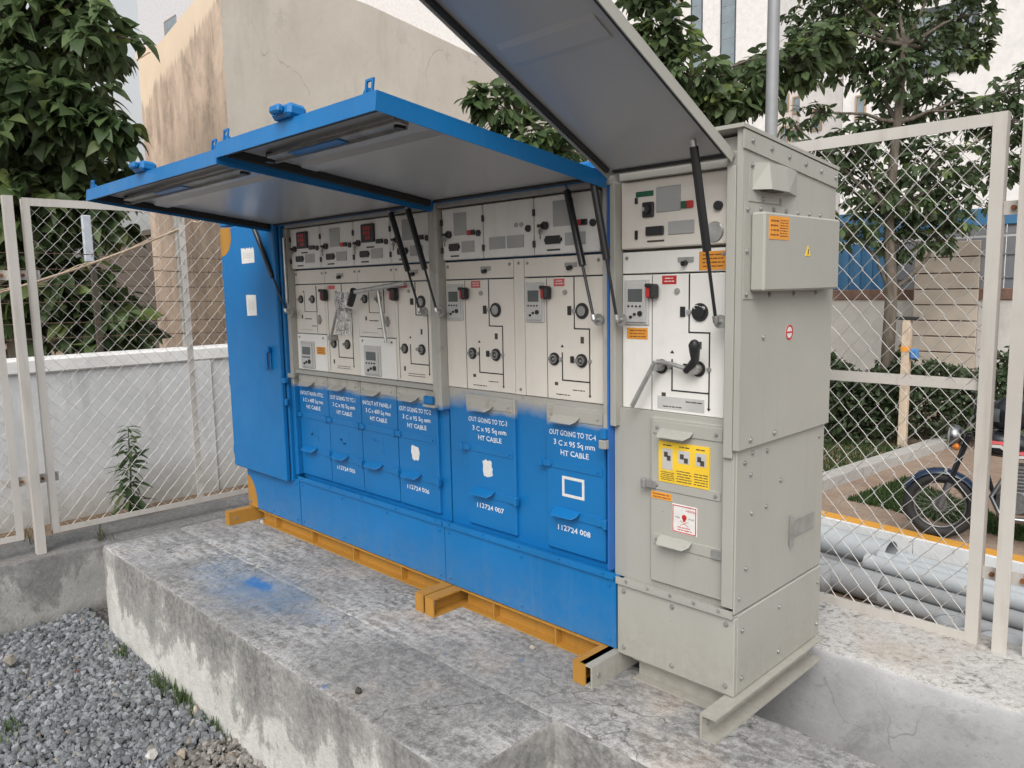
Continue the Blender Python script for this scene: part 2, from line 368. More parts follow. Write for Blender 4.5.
M['wire'] = (lambda t: (t.col(t.mix(t.ramp(t.noise(9, 5, .7), (.60, 0.), (.70, .8)), t.mix(t.ramp(t.noise(3, 4), (.35, 0.), (.65, 1.)), (.42, .415, .40), (.54, .53, .51)), (.20, .11, .06))), t.m)[1])(NT('galvanised_wire', .5, .3))
M['rust'] = flat('rusty_bolt', (.20, .075, .025), .8, var=.4, scale=60)
# ================================================================= setting
from mathutils import noise as mnoise
ZP, ZG, ZO = -0.09, -0.64, -0.95          # plinth top, yard gravel, ground outside the yard
def slab(name, x0, x1, y0, y1, z0, z1, mtop, mside, r=.02, step=.09, amp=.5, parent=None, org=None):
    lo = Vector((x0, y0, z0)); hi = Vector((x1, y1, z1)); V = []; Fc = []; mi = []
    def ticks(a, b):
        n = max(1, round((b-a-2*r)/step)); return [a, a+.3*r] + [a+r+(b-a-2*r)*i/n for i in range(n+1)] + [b-.3*r, b]
    T = [ticks(lo[i], hi[i]) for i in range(3)]
    def put(p):
        q = Vector([min(max(p[i], lo[i]+r), hi[i]-r) for i in range(3)]); d = Vector(p)-q
        e = sum(1 for i in range(3) if abs(d[i]) > 1e-6)
        w = r*(1+amp*(mnoise.noise(Vector(p)*9)+.6*mnoise.noise(Vector(p)*27))*(1.0 if e > 1 else .12)) if d.length > 1e-9 else 0
        return q+d.normalized()*w if d.length > 1e-9 else q
    for ax in range(3):
        a, b = [(1,2),(2,0),(0,1)][ax]
        for side in (0, 1):
            if ax == 2 and side == 0: continue
            base = len(V); A, B = T[a], T[b]
            for ta in A:
                for tb in B:
                    p = [0,0,0]; p[ax] = (lo, hi)[side][ax]; p[a] = ta; p[b] = tb; V.append(put(p))
            for i in range(len(A)-1):
                for j in range(len(B)-1):
                    f = [base+i*len(B)+j, base+(i+1)*len(B)+j, base+(i+1)*len(B)+j+1, base+i*len(B)+j+1]
                    Fc.append(f if side else f[::-1]); mi.append(0 if ax == 2 else 1)
    org = LOC[parent] if parent is not None else Vector(org if org is not None else ((x0+x1)/2, (y0+y1)/2, z0))
    me = bpy.data.meshes.new(name); me.from_pydata([tuple(p-org) for p in V], [], Fc); me.materials.append(mtop); me.materials.append(mside)
    me.polygons.foreach_set('material_index', mi); me.polygons.foreach_set('use_smooth', [True]*len(Fc)); me.update()
    o = bpy.data.objects.new(name, me); COL.objects.link(o); LOC[o] = org
    if parent is not None: o.parent = parent
    else: o.location = org
    return o

# ground outside: one sheet to the horizon
def soil():
    t = NT('bare_soil', .95, spec=.15); n = t.noise(.9, 8, .65); f = t.noise(14, 6, .7)
    a = t.mix(t.ramp(n, (.38, 0.), (.62, 1.)), (.17, .115, .075), (.29, .22, .16)); a = t.mix(t.ramp(f, (.3, .5), (.6, 0.)), a, (.10, .075, .055))
    t.col(a); t.bump(f, .8, .03); return t.m
M['soil'] = soil()
g = MB().quad((-400, -400, -1.26), (400, -400, -1.26), (400, 500, -1.26), (-400, 500, -1.26)).build('ground', M['soil']); tag(g, kind='structure')

def grit():
    t = NT('dark_grit', .95, spec=.2); c = t.vor(38); n = t.noise(50, 5)
    a = t.mix(t.ramp(c, (.1, 0.), (.5, 1.)), (.20, .205, .21), (.07, .07, .07)); a = t.mix(t.ramp(n, (.4, 0.), (.7, .6)), a, (.12, .10, .08)); t.col(a); t.bump(c, .9, .02); return t.m
M['grit'] = grit()
gb = MB().box(-1.26, 9.0, -9.0, 1.2, -1.4, ZG).build('gravel_bed', M['grit']); tag(gb, kind='structure')
lb = MB().box(-2.35, -1.7, -9, 6.0, -1.4, -.30).build('soil_strip', M['soil']); tag(lb, kind='structure')

# crushed stone
def stones(n, area, zf, smin, smax, seed, colf):
    rg = np.random.default_rng(seed); ph = (1+5**.5)/2
    ico = np.array([(-1,ph,0),(1,ph,0),(-1,-ph,0),(1,-ph,0),(0,-1,ph),(0,1,ph),(0,-1,-ph),(0,1,-ph),(ph,0,-1),(ph,0,1),(-ph,0,-1),(-ph,0,1)], float)/1.9
    fi = np.array([(0,11,5),(0,5,1),(0,1,7),(0,7,10),(0,10,11),(1,5,9),(5,11,4),(11,10,2),(10,7,6),(7,1,8),(3,9,4),(3,4,2),(3,2,6),(3,6,8),(3,8,9),(4,9,5),(2,4,11),(6,2,10),(8,6,7),(9,8,1)])
    x0, x1, y0, y1 = area
    P = np.stack([rg.uniform(x0, x1, n), rg.uniform(y0, y1, n)], 1)
    S = smin+(smax-smin)*rg.random(n)**2.2
    V = np.repeat(ico[None], n, 0)*(1+rg.normal(0, .20, (n, 12, 1)))
    V = V*rg.uniform(.55, 1.15, (n, 1, 3))*S[:, None, None]
    a, b, c = rg.uniform(0, 6.28, n), rg.normal(0, .5, n), rg.normal(0, .5, n)
    def rot(V, ang, i, j):
        ca, sa = np.cos(ang)[:, None], np.sin(ang)[:, None]; u = V[..., i]*ca-V[..., j]*sa; w = V[..., i]*sa+V[..., j]*ca; V[..., i] = u; V[..., j] = w
    rot(V, b, 1, 2); rot(V, c, 0, 2); rot(V, a, 0, 1)
    V[..., 0] += P[:, None, 0]; V[..., 1] += P[:, None, 1]; V[..., 2] += (zf(P)+S*rg.uniform(.0, .75, n))[:, None]
    Fc = (fi[None]+np.arange(n)[:, None, None]*12).reshape(-1, 3)
    C = colf(P, rg, n); return V.reshape(-1, 3), Fc, np.repeat(C, 12, 0)
def colf(P, rg, n):
    b = rg.choice([.11, .15, .20, .25, .32], n, p=[.10, .22, .32, .24, .12])*rg.uniform(.85, 1.12, n)
    C = np.stack([b*.95, b*1.0, b*1.07], 1); w = rg.random(n) < .025; C[w] = C[w]*np.array([1.15, 1.0, .82])
    d = np.hypot(P[:, 0]-.98, P[:, 1]+.98); s = d < .26; C[s] = C[s]*np.array([1.12, 1.0, .86]); return C
def stone_mat():
    t = NT('crushed_stone', .85, spec=.25); t.col(t.mix(t.ramp(t.noise(90, 4), (.3, .35), (.65, 0.)), t.attr('tint'), (.05, .05, .05))); t.bump(t.noise(120, 4), .4, .004); return t.m
M['stone'] = stone_mat()
zf = lambda P: ZG+.004+.010*np.sin(P[:, 0]*3.1+1)*np.sin(P[:, 1]*3.7)+.02*np.clip((P[:, 1]+1.0)/.2, 0, 1)
V, Fc, C = stones(27000, (-1.24, 2.0, -2.1, -.80), zf, .008, .023, 3, colf)
o = raw('gravel', V, Fc, M['stone'], cols=C); tag(o, 'loose grey crushed stone gravel covering the yard beside the plinth', 'gravel', kind='stuff')
# a few stones that stand out
for (u, v, s, c, lab) in [(152, 757, .024, (.55, .54, .51), 'pale white stone lying on the gravel near the bottom edge'), (182, 755, .03, (.34, .29, .23), 'flat tan stone on the gravel beside the white one'),
                          (78, 672, .018, (.13, .06, .055), 'small dark red stone on the grey gravel'), (196, 712, .036, (.50, .44, .36), 'tan stone against the foot of the plinth'), (10, 664, .04, (.26, .24, .21), 'long flat stone at the left edge below the curb')]:
    p = onz(u, v, ZG+.03); Vv, Ff, _ = stones(1, (p.x, p.x+.001, p.y, p.y+.001), lambda P: np.array([ZG+.025]), s, s+.001, int(u), lambda P, r, n: np.array([c]))
    o = raw('stone', Vv, Ff, M['stone'], cols=np.repeat([c], 12, 0), org=(p.x, p.y, ZG)); tag(o, lab, 'stone')

# plinth, trench and slabs
o = slab('equipment_plinth', -.79, 2.335, -.82, -.364, ZG-.1, ZP, M['conc_top'], M['conc_side'], .016); tag(o, 'wide weathered concrete plinth with blue paint spill, in front of the blue cabinets', 'plinth')
o = slab('trench_front_beam', -.785, 7.0, -.385, .105, -1.3, ZP+.004, M['conc_top'], M['conc_side'], .016); tag(o, 'long concrete beam under the cabinet fronts, beside the open trench', 'concrete beam')
o = slab('rear_slab', -1.2, 7.0, .70, 1.27, -1.3, ZP+.006, M['slab'], M['trench'], .022); tag(o, 'pale rear concrete slab carrying the chain link fence behind the trench', 'concrete slab')
o = MB().box(-.7, 7, .105, .70, ZO-.06, -.86).build('trench_floor', M['grit']); tag(o, kind='structure')
o = slab('fence_curb', -1.72, -1.25, -9, 1.7, ZG-.2, -.215, M['curb_top'], M['curb_side'], .025, .15); tag(o, 'stained concrete curb under the left chain link fence', 'curb')
# crumbs on the plinth
for (u, v, s, c, lab) in [(409, 579, .016, (.6, .58, .55), 'pale pebble on the plinth under the middle of the blue skirt'), (532, 651, .014, (.42, .38, .33), 'tan pebble on the concrete under the second blue skirt'), (262, 524, .016, (.62, .6, .57), 'white crumb on the plinth beside the leftmost ochre beam'), (358, 694, .016, (.06, .055, .05), 'dark chip lying on the plinth top')]:
    p = onz(u, v, ZP); Vv, Ff, _ = stones(1, (p.x, p.x+.001, p.y, p.y+.001), lambda P: np.array([ZP+.006]), s, s+.001, int(u), lambda P, r, n: np.array([c]))
    o = raw('pebble', Vv, Ff, M['stone'], cols=np.repeat([c], 12, 0), org=(p.x, p.y, ZP)); tag(o, lab, 'pebble')

# ---------------------------------------------------------------- chain link fences
def chain_link(org, ex, w, h, pitch_w, pitch_h, r, mat, parent, nrm):
    """woven wires: each wire zigzags upwards and hooks its neighbour"""
    ex = Vector(ex); nrm = Vector(nrm); org = Vector(org); nx = int(w/pitch_w)+1; nz = int(h/(pitch_h/2)); Vs = []; Fs = []; k = 4; base = 0
    for i in range(nx):
        pts = []
        for j in range(nz+1):
            od = (i+j) % 2; x = (i+od)*pitch_w + (.05 if od else -.05)*pitch_w
            x += .007*mnoise.noise(Vector((i*.9, j*.31, 2.)))+.012*mnoise.noise(Vector((i*.11, j*.09, 7.))); zz = j*pitch_h/2
            x = min(max(x, 0), w)
            pts.append(org+ex*x+Vector((0,0,zz))+nrm*(.0028*(1 if j % 2 else -1)+.018*mnoise.noise(Vector((i*.09, j*.07, 4.)))*min(1, i/6, (nx-1-i)/6, j/8, (nz-j)/8)))
        A = np.array(pts); T = np.gradient(A, axis=0); T /= np.linalg.norm(T, axis=1)[:, None]
        N = np.array(nrm)[None].repeat(len(A), 0); B = np.cross(T, N)
        ring = np.stack([A+N*r, A+B*r, A-N*r, A-B*r], 1).reshape(-1, 3); m = len(A)
        f = np.array([(a*k+b, a*k+(b+1) % k, (a+1)*k+(b+1) % k, (a+1)*k+b) for a in range(m-1) for b in range(k)])
        Vs.append(ring); Fs.append(f+base); base += len(ring)
    o = raw('wire_mesh', np.concatenate(Vs), np.concatenate(Fs), mat, parent); o['kind'] = 'stuff'; return o
def angle(mb, p0, p1, a, b, t=.006):       # L-section from p0 to p1 with legs along a and b
    p0, p1, a, b = map(Vector, (p0, p1, a, b)); an, bn = a.normalized(), b.normalized()
    prof = [Vector((0,0,0)), a, a+bn*t, an*t+bn*t, an*t+b, b]
    n = 6; A = [p0+q for q in prof]; B = [p1+q for q in prof]
    fl = (p1-p0).dot(a.cross(b)) > 0
    fs = [(i, (i+1) % n, n+(i+1) % n, n+i) for i in range(n)]+[(0,3,2,1),(0,5,4,3),(n+0,n+1,n+2,n+3),(n+0,n+3,n+4,n+5)]
    mb.add(A+B, fs if fl else [f[::-1] for f in fs]); return mb
# right fence, behind the cabinets, along X
YF = 1.15
fr = thing('chain_link_fence', (2.0, YF, ZP), 'chain link fence panel with pale angle frame to the right of the grey cabinet', 'fence')
X0, X1, ZB, ZT = .60, 3.19, -.085, 1.945; f = .046
angle(MB(), (X0, YF, ZT), (X1, YF, ZT), (0,0,-f), (0,f,0)).build('frame_rail', M['fence_paint'], fr)
angle(MB(), (X0, YF, ZB), (X1, YF, ZB), (0,0,f*.8), (0,f,0)).build('frame_rail', M['fence_paint'], fr)
angle(MB(), (X1-.0005, YF-.002, ZB), (X1-.0005, YF-.002, ZT-.0005), (-f,0,0), (0,f,0)).build('frame_rail', M['fence_paint'], fr)
angle(MB(), (X0, YF-.002, ZB), (X0, YF-.002, ZT), (f,0,0), (0,f,0)).build('frame_rail', M['fence_paint'], fr)
MB().box(X0+f, X1-f, YF+.012, YF+.018, .918, .962).build('middle_rail', M['fence_paint'], fr)
chain_link((X0+.02, YF+.010, ZB+.02), (1,0,0), X1-X0-.04, ZT-ZB-.05, .0405, .094, .0022, M['wire'], fr, (0,1,0))
def post(name, loc, h, label, w=.05, dirx=True):
    x, y, z = loc; t = thing(name, loc, label, 'fence post')
    if dirx: angle(MB(), (x, y, z), (x, y, z+h), (w,0,0), (0,w,0)).build('post_angle', M['fence_paint'], t)
    else: angle(MB(), (x, y, z), (x, y, z+h), (0,w,0), (-w,0,0)).build('post_angle', M['fence_paint'], t)
    return t
pr_ = post('fence_post', (3.245, YF-.03, ZP), 2.15, 'pale angle post at the right edge beside the chain link panel')
for z in (1.60, .205):
    MB().box(3.165, 3.40, YF+.021, YF+.027, z-.025, z+.025).build('bracket_plate', M['fence_paint'], pr_)
    b = MB(); [b.cyl((x, YF+.008, z), (x, YF+.0205, z), .009, n=8) for x in (3.222, 3.325)]; b.build('bolt', M['rust'], pr_)
fr2 = thing('chain_link_fence', (3.6, YF, ZP), 'chain link fence panel continuing past the right edge post', 'fence')
angle(MB(), (3.34, YF, ZT), (5.4, YF, ZT), (0,0,-f), (0,f,0)).build('frame_rail', M['fence_paint'], fr2)
angle(MB(), (3.34, YF, ZB), (5.4, YF, ZB), (0,0,f*.8), (0,f,0)).build('frame_rail', M['fence_paint'], fr2)
angle(MB(), (3.34, YF-.002, ZB), (3.34, YF-.002, ZT-.0005), (f,0,0), (0,f,0)).build('frame_rail', M['fence_paint'], fr2)
chain_link((3.36, YF+.010, ZB+.02), (1,0,0), 2.0, ZT-ZB-.05, .0405, .094, .0022, M['wire'], fr2, (0,1,0))
# left fence along Y
XF = -1.33; ZBL, ZTL = -.11, 1.92
def left_panel(y0, y1, label, rails=()):
    t = thing('chain_link_fence', (XF, (y0+y1)/2, -.215), label, 'fence')
    angle(MB(), (XF, y0, ZTL), (XF, y1, ZTL), (0,0,-f), (-f,0,0)).build('frame_rail', M['fence_paint'], t)
    angle(MB(), (XF, y0, ZBL), (XF, y1, ZBL), (0,0,f*.75), (-f,0,0)).build('frame_rail', M['fence_paint'], t)
    angle(MB(), (XF+.002, y0, ZBL), (XF+.002, y0, ZTL-.0005), (0,f*.85,0), (-f,0,0)).build('frame_rail', M['fence_paint'], t)
    angle(MB(), (XF+.002, y1, ZBL), (XF+.002, y1, ZTL-.0005), (0,-f*.85,0), (-f,0,0)).build('frame_rail', M['fence_paint'], t)
    for y in rails: MB().box(XF-.02, XF-.014, y-.02, y+.02, ZBL+f*.75+.001, ZTL-f-.001).build('middle_rail', M['fence_paint'], t)
    chain_link((XF-.012, y0+.02, ZBL+.02), (0,1,0), y1-y0-.04, ZTL-ZBL-.05, .043, .094, .0017, M['wire'], t, (1,0,0))
    return t
left_panel(-.93, 1.0, 'chain link fence panel with white angle frame left of the blue cabinet', (0.0,))
left_panel(-3.1, -1.085, 'chain link fence panel cut by the left edge of the picture')
pl_ = post('fence_post', (XF+.03, -1.03, -.215), 2.14, 'white angle post at the left edge between two chain link panels', .05, False)
for z in (1.47, .24):
    MB().box(XF-.026, XF-.020, -1.17, -.865, z-.028, z+.028).build('bracket_plate', M['fence_paint'], pl_)
    b = MB(); [b.cyl((XF-.0195, y, z), (XF-.006, y, z), .009, n=8) for y in (-.955, -1.065)]; b.build('bolt', M['rust'], pl_)

# ---------------------------------------------------------------- white wall, wires and peach building on the left
def limewash(name, c=(.60, .61, .62)):
    t = NT(name, .9, spec=.2); m = t.noise(3, 7, .65); v = t.noise(1, 6, .65, t.sc(t.pos, (9, 9, 1.2)))
    a = t.mix(t.ramp(m, (.3, 0.), (.7, 1.)), sc(c, .88), sc(c, 1.08)); a = t.mix(t.ramp(v, (.58, 0.), (.8, .45)), a, sc(c, .5)); t.col(a); t.bump(t.noise(30, 5), .3, .01); return t.m
def yardwall():
    t = NT('limewashed_yard_wall', .92, spec=.15); p = t.pos; x, y, z = t.xyz(p); m = t.noise(3, 8, .7); c = (.60, .61, .62)
    a = t.mix(t.ramp(m, (.3, 0.), (.7, 1.)), sc(c, .86), sc(c, 1.08)); v = t.noise(1, 7, .68, t.sc(p, (7, 7, .9)), .4)
    top = t.mr(z, .25, .80); a = t.mix(t.math('MULTIPLY', t.ramp(v, (.50, 0.), (.66, 1.)), t.mr(z, .1, .8, .1, .6)), a, sc(c, .55))
    a = t.mix(t.math('MULTIPLY', t.mr(t.math('ADD', z, t.math('MULTIPLY', t.noise(5, 7, .72), .5)), -.05, .30, .75, 0.), 1.0), a, (.33, .31, .27))
    a = t.mix(t.ramp(t.noise(8, 8, .75), (.60, 0.), (.68, .5)), a, sc(c, .62)); t.col(a); t.bump(t.noise(26, 6, .7), .4, .012); return t.m
M['lime'] = yardwall(); M['coping'] = limewash('bright_limewash_coping', (.76, .76, .75)); M['dirty_white'] = limewash('dirty_white_wall', (.62, .61, .58))
ww = thing('boundary_wall', (-2.4, -2, -.3), 'low white limewashed boundary wall behind the left fence', 'wall')
MB().box(-2.52, -2.30, -9, 5.5, -.5, .80).build('wall_body', M['lime'], ww); MB().box(-2.55, -2.275, -9, 5.5, .80, .905, .012).build('coping', M['coping'], ww)
for y in (-.35-2.4, .46): MB().box(-2.31, -2.28, y-.09, y+.09, -.5, .799, .008).build('pier', M['lime'], ww)
bw = thing('barbed_wire_fence', (-2.42, .3, .9), 'barbed wire strands strung above the white wall in front of the peach building', 'barbed wire')
M['rustwire'] = flat('rusty_wire', (.11, .075, .055), .8, .3, var=.3, scale=40)
for y in (.40, 3.0): angle(MB(), (-2.42, y, .85), (-2.42, y, 1.98), (0,.045,0), (-.045,0,0), .005).build('post', M['post_grey'], bw)
for z in (1.02, 1.13, 1.28, 1.40, 1.52, 1.63):
    mb = MB(); pts = [Vector((-2.395, y, z-.02*math.sin((y-.4)/2.6*math.pi)+.006*mnoise.noise(Vector((y*5, z*9, 0))))) for y in [-3+.25*i for i in range(29)]]
    mb.tube(pts, .0035, 5)
    for i in range(56):
        y = -3+.125*i; p = Vector((-2.395, y, z-.02*math.sin((y-.4)/2.6*math.pi))); mb.cyl(p+Vector((0,-.004,-.016)), p+Vector((0,.004,.016)), .0025, n=4); mb.cyl(p+Vector((-.013,.006,.01)), p+Vector((.013,-.006,-.01)), .0025, n=4)
    mb.build('barbed_strand', M['rustwire'], bw)
def peach():
    t = NT('peach_render_water_stained', .92, spec=.15); p = t.pos; x, y, z = t.xyz(p)
    v = t.noise(1, 9, .68, t.sc(p, (4.2, 4.2, 1.25)), .5); m = t.noise(3.0, 7, .65); fl = t.noise(2.3, 6, .7)
    dirty = t.mix(t.ramp(v, (.34, 0.), (.66, 1.)), (.36, .285, .225), (.68, .54, .43)); dirty = t.mix(t.ramp(t.noise(2.0, 7, .72, t.sc(p, (1.6, 1.6, .9))), (.50, 0.), (.64, .75)), dirty, (.70, .55, .43)); dirty = t.mix(t.ramp(t.noise(1.5, 8, .75), (.54, 0.), (.68, .55)), dirty, (.26, .215, .175))
    clean = t.mix(t.ramp(m, (.3, 0.), (.7, 1.)), (.70, .57, .43), (.76, .63, .49))
    # old paint line: stepped streaks, clean above
    stp = t.noise(1, 2, .5, t.sc(p, (2.4, 2.4, .01))); stp2 = t.noise(1, 3, .8, t.sc(p, (11, 11, .02)))
    edge = t.math('ADD', t.mr(x, -7.3, -4.9, 3.88, 4.62), t.math('ADD', t.math('MULTIPLY', t.math('SUBTRACT', stp, .5), .5), t.math('MULTIPLY', t.math('SUBTRACT', stp2, .5), .5)))
    k = t.ramp(t.math('MULTIPLY', t.math('SUBTRACT', z, edge), 12), (.0, 0.), (1., 1.)); t.col(t.mix(k, dirty, clean)); t.bump(m, .3, .02); return t.m
M['peach'] = peach()
def plaster():
    t = NT('grey_beige_cement_render', .92, spec=.15); m = t.noise(1.2, 7, .65); v = t.noise(1, 6, .6, t.sc(t.pos, (4, 4, .7))); 
    a = t.mix(t.ramp(m, (.3, 0.), (.7, 1.)), (.50, .46, .405), (.58, .54, .48)); a = t.mix(t.ramp(v, (.56, 0.), (.75, .5)), a, (.42, .38, .335))
    a = t.mix(t.ramp(t.noise(2.2, 9, .75), (.58, 0.), (.72, .5)), a, (.34, .30, .26)); wv = t.n('ShaderNodeVectorMath', operation='ADD'); t.L(t.pos, wv.inputs[0]); nz = t.n('ShaderNodeTexNoise'); nz.inputs['Scale'].default_value = 2.5; nz.inputs['Detail'].default_value = 6; t.L(t.pos, nz.inputs['Vector']); t.L(t.sc(nz.outputs['Color'], (.7, .7, .7)), wv.inputs[1])
    a = t.mix(t.math('MULTIPLY', t.ramp(t.vor(.55, wv.outputs[0], 'DISTANCE_TO_EDGE'), (.0, .7), (.006, 0.)), t.ramp(t.noise(.9, 3), (.47, 0.), (.55, 1.))), a, (.2, .17, .14)); t.col(a); t.bump(t.noise(16, 6), .4, .01); return t.m
M['plaster'] = plaster()
CX, CY = -4.89, 2.08
pb = thing('peach_building', (CX-1.4, CY+2, ZO), 'water stained peach rendered building behind the blue canopy', 'building')
zc_ = 5.2
MB().prism([(-7.45, -1.3), (CX-.004, -1.3), (CX-.004, zc_-.03), (-5.583, 4.80), (-6.95, 4.52), (-7.45, 4.52)][::-1], lambda p: (p[0], CY-.014, p[1]), lambda p: (p[0], CY+.3, p[1])).build('front_wall', M['peach'], pb)
MB().prism([(CY-.012, -1.3), (16, -1.3), (16, 3.3), (6.28, 4.727), (4.12, 5.05), (CY-.012, zc_)], lambda p: (CX-.003, p[0], p[1]), lambda p: (CX, p[0], p[1])).build('side_wall', M['plaster'], pb)
MB().box(-7.52, -7.0, CY-.02, CY+.29, 4.521, 4.64, .015).build('parapet', M['peach'], pb)
MB().box(-7.45, -7.15, CY+.3, 12, -1.3, 4.4).build('rear_wall', M['plaster'], pb); MB().box(-7.14, CX-.31, CY+.31, 12, 3.0, 3.1).build('roof', M['plaster'], pb)
aw = thing('recessed_wall', (-9, 3.2, ZO), 'dark brown grey shed wall left of the peach building, behind the fence', 'wall')
M['recessed'] = limewash('shaded_brown_render', (.12, .10, .085)); MB().box(-12, -7.46, 2.5, 2.7, -1.3, 2.25).build('wall_body', M['recessed'], aw); MB().box(-12, -7.46, 2.45, 2.75, 2.251, 2.33).build('coping', M['recessed'], aw)  # recessed part of the building; its shade is put into the dark brown colour
M['board'] = flat('pale_blue_board', (.42, .46, .52), .7); M['bark_dark'] = flat('dark_timber', (.06, .05, .04), .9)
bd = thing('pale_board', Vector((-2.94, onx(88, 262, -2.9).y, -.3)), 'pale blue grey board on a dark stake behind the left fence', 'board'); b0, b1 = onx(81, 215, -2.9), onx(94, 262, -2.9)
MB().box(-2.92, -2.88, b0.y, b1.y, b1.z, b0.z, .006).build('board_face', M['board'], bd); MB().box(-2.96, -2.921, b0.y+.05, b0.y+.09, -.3, b0.z-.05).build('batten', M['bark_dark'], bd)
# rope stretched from the fence to the barbed wire post
mb = MB(); a = onx(-25, 300, -1.9); b = onx(186, 226, -2.36); c = onx(236, 205, -2.0)
pts = [a.lerp(b, i/14)+Vector((0, 0, -.03*math.sin(math.pi*i/14))) for i in range(15)]; mb.tube(pts, .009, 6)
mb.tube([p+Vector((0, .0, .018*math.sin(i*1.3))) for i, p in enumerate(pts)], .005, 5)
mb.tube([b.lerp(c, i/8)+Vector((0, 0, .02*math.sin(i*2.))) for i in range(9)], .006, 6); M['rope'] = flat('frayed_rope', (.42, .33, .24), .9, var=.25, scale=90)
tag(mb.build('rope', M['rope'], org=b), 'frayed beige rope stretched slantwise behind the left fence', 'rope')
# ================================================================= switchgear cabinets
def bolts(parent, pts, d, r=.007, mat=None, name='bolts', h=.006):
    mb = MB(); d = Vector(d)
    for p in pts:
        p = Vector(p); mb.cyl(p-d*.001, p+d*h*.35, r*1.55, n=8); mb.cyl(p+d*h*.3, p+d*h, r, r*.85, n=6)
    o = mb.build(name, mat or M['dull_steel'], parent); o['kind'] = 'stuff'; return o
def fplate(parent, name, mat, x0, x1, z0, z1, y, t=.003, b=0.0):
    return MB().box(x0, x1, y-t, y+.002, z0, z1, b).build(name, mat, parent)
def lipplate(parent, x0, x1, z, y, mat, out=.038, drop=.022, th=.003):
    """bent sheet grip: leaves the strap and dips outwards"""
    mb = MB(); c = .018
    P = [(x0, y, z), (x1, y, z), (x1, y-out*.55, z-drop*.5), (x1-c, y-out, z-drop), (x0+c*.4, y-out, z-drop), (x0, y-out*.55, z-drop*.5)]
    Q = [(a, b+th*.3, c_+th) for a, b, c_ in P]; n = 6
    mb.add(P+Q, [(0,1,2,3,4,5), tuple(range(6, 12))[::-1]]+[(i, n+i, n+(i+1) % n, (i+1) % n) for i in range(n)])
    return mb.build('grip', mat, parent)
def lettering(parent, s, xc, z, y, size, width, mat=None, name='lettering'):
    return text(parent, name, s, lambda a, b, d: (xc-width/2+a, y-d, z+b-a*.0), size, width, mat or M['white_ink'], .0012, jit=.0011)

def cable_cover(unit, x0, x1, z0, z1, y, mat, lines=(), number=None, sticker=None, clipmat=None):
    cv = MB().box(x0, x1, y, y+.035, z0, z1, .004).build('cable_cover', mat, unit)
    H = z1-z0; w = x1-x0; Z = lambda f: z1-f*H
    for i, (fa, fb) in enumerate(((.02, .095), (.375, .43), (.70, .765))):
        fplate(cv, 'strap', mat, x0+.012, x1-.008 if i != 1 else x1-.012, Z(fb), Z(fa), y, .004, .0015)
        bolts(cv, [(x0+.03, y-.004, Z((fa+fb)/2)), (x1-.03, y-.004, Z((fa+fb)/2))], (0,-1,0), .0045, clipmat or mat)
    lipplate(cv, x0+w*.16, x0+w*.60, Z(.066), y-.004, mat); lipplate(cv, x0+w*.16, x0+w*.60, Z(.705), y-.004, mat)
    # latch clips: left at the middle strap, right at the low strap
    MB().box(x0-.022, x0+.028, y-.012, y-.0041, Z(.425), Z(.38), .002).box(x0-.03, x0-.012, y-.02, y+.0, Z(.43), Z(.375), .003).build('latch', clipmat or mat, cv)
    MB().box(x1-.04, x1+.012, y-.012, y-.0041, Z(.76), Z(.705), .002).box(x1+.002, x1+.02, y-.022, y+.0, Z(.765), Z(.70), .003).build('latch', clipmat or mat, cv)
    if lines:
        for (s, f, wf, off) in zip(lines, (.20, .267, .333), (.80, .70, .48), (-.04, -.01, .0)):
            lettering(cv, s, (x0+x1)/2+off*w, Z(f), y, .030, w*wf)
    if number: lettering(cv, number, x0+w*.48, Z(.855), y, .030, w*.56, name='number')
    if sticker == 'patch':
        mb = MB(); r_ = random.Random(int(x0*100)); pts = []
        for i in range(20):
            t = i/20*2*math.pi; k = 1/max(abs(math.cos(t)), abs(math.sin(t))); pts.append((math.cos(t)*min(k, 1.3)*.030*r_.uniform(.8, 1.1), math.sin(t)*min(k, 1.3)*.036*r_.uniform(.85, 1.1)))
        c0 = (x0+w*.44, Z(.54)); mb.prism(pts[::-1], lambda p: (c0[0]+p[0], y+.001, c0[1]+p[1]), lambda p: (c0[0]+p[0], y-.0012, c0[1]+p[1])); mb.build('torn_label', M['paper'], cv)
    if sticker == 'frame':
        a = (x0+w*.28, x0+w*.66, Z(.615), Z(.475)); t = .011; mb = MB()
        mb.box(a[0], a[1], y-.0015, y+.001, a[3]-t, a[3]).box(a[0], a[1], y-.0015, y+.001, a[2], a[2]+t).box(a[0], a[0]+t, y-.0015, y+.001, a[2]+t, a[3]-t).box(a[1]-t, a[1], y-.0015, y+.001, a[2]+t, a[3]-t).build('white_outline_square', M['paper'], cv)
    if sticker == 'painted':
        mb = MB(); r_ = random.Random(int(x0*77)); mb.box(x0+w*.30, x0+w*.62, y-.001, y+.001, Z(.63), Z(.47))
        for i in range(7): a = x0+w*r_.uniform(.3, .55); z = Z(r_.uniform(.5, .62)); mb.box(a, a+r_.uniform(.01, .03), y-.002, y+.001, z, z+r_.uniform(.005, .02))
        mb.build('painted_over_label', mat, cv)
    return cv

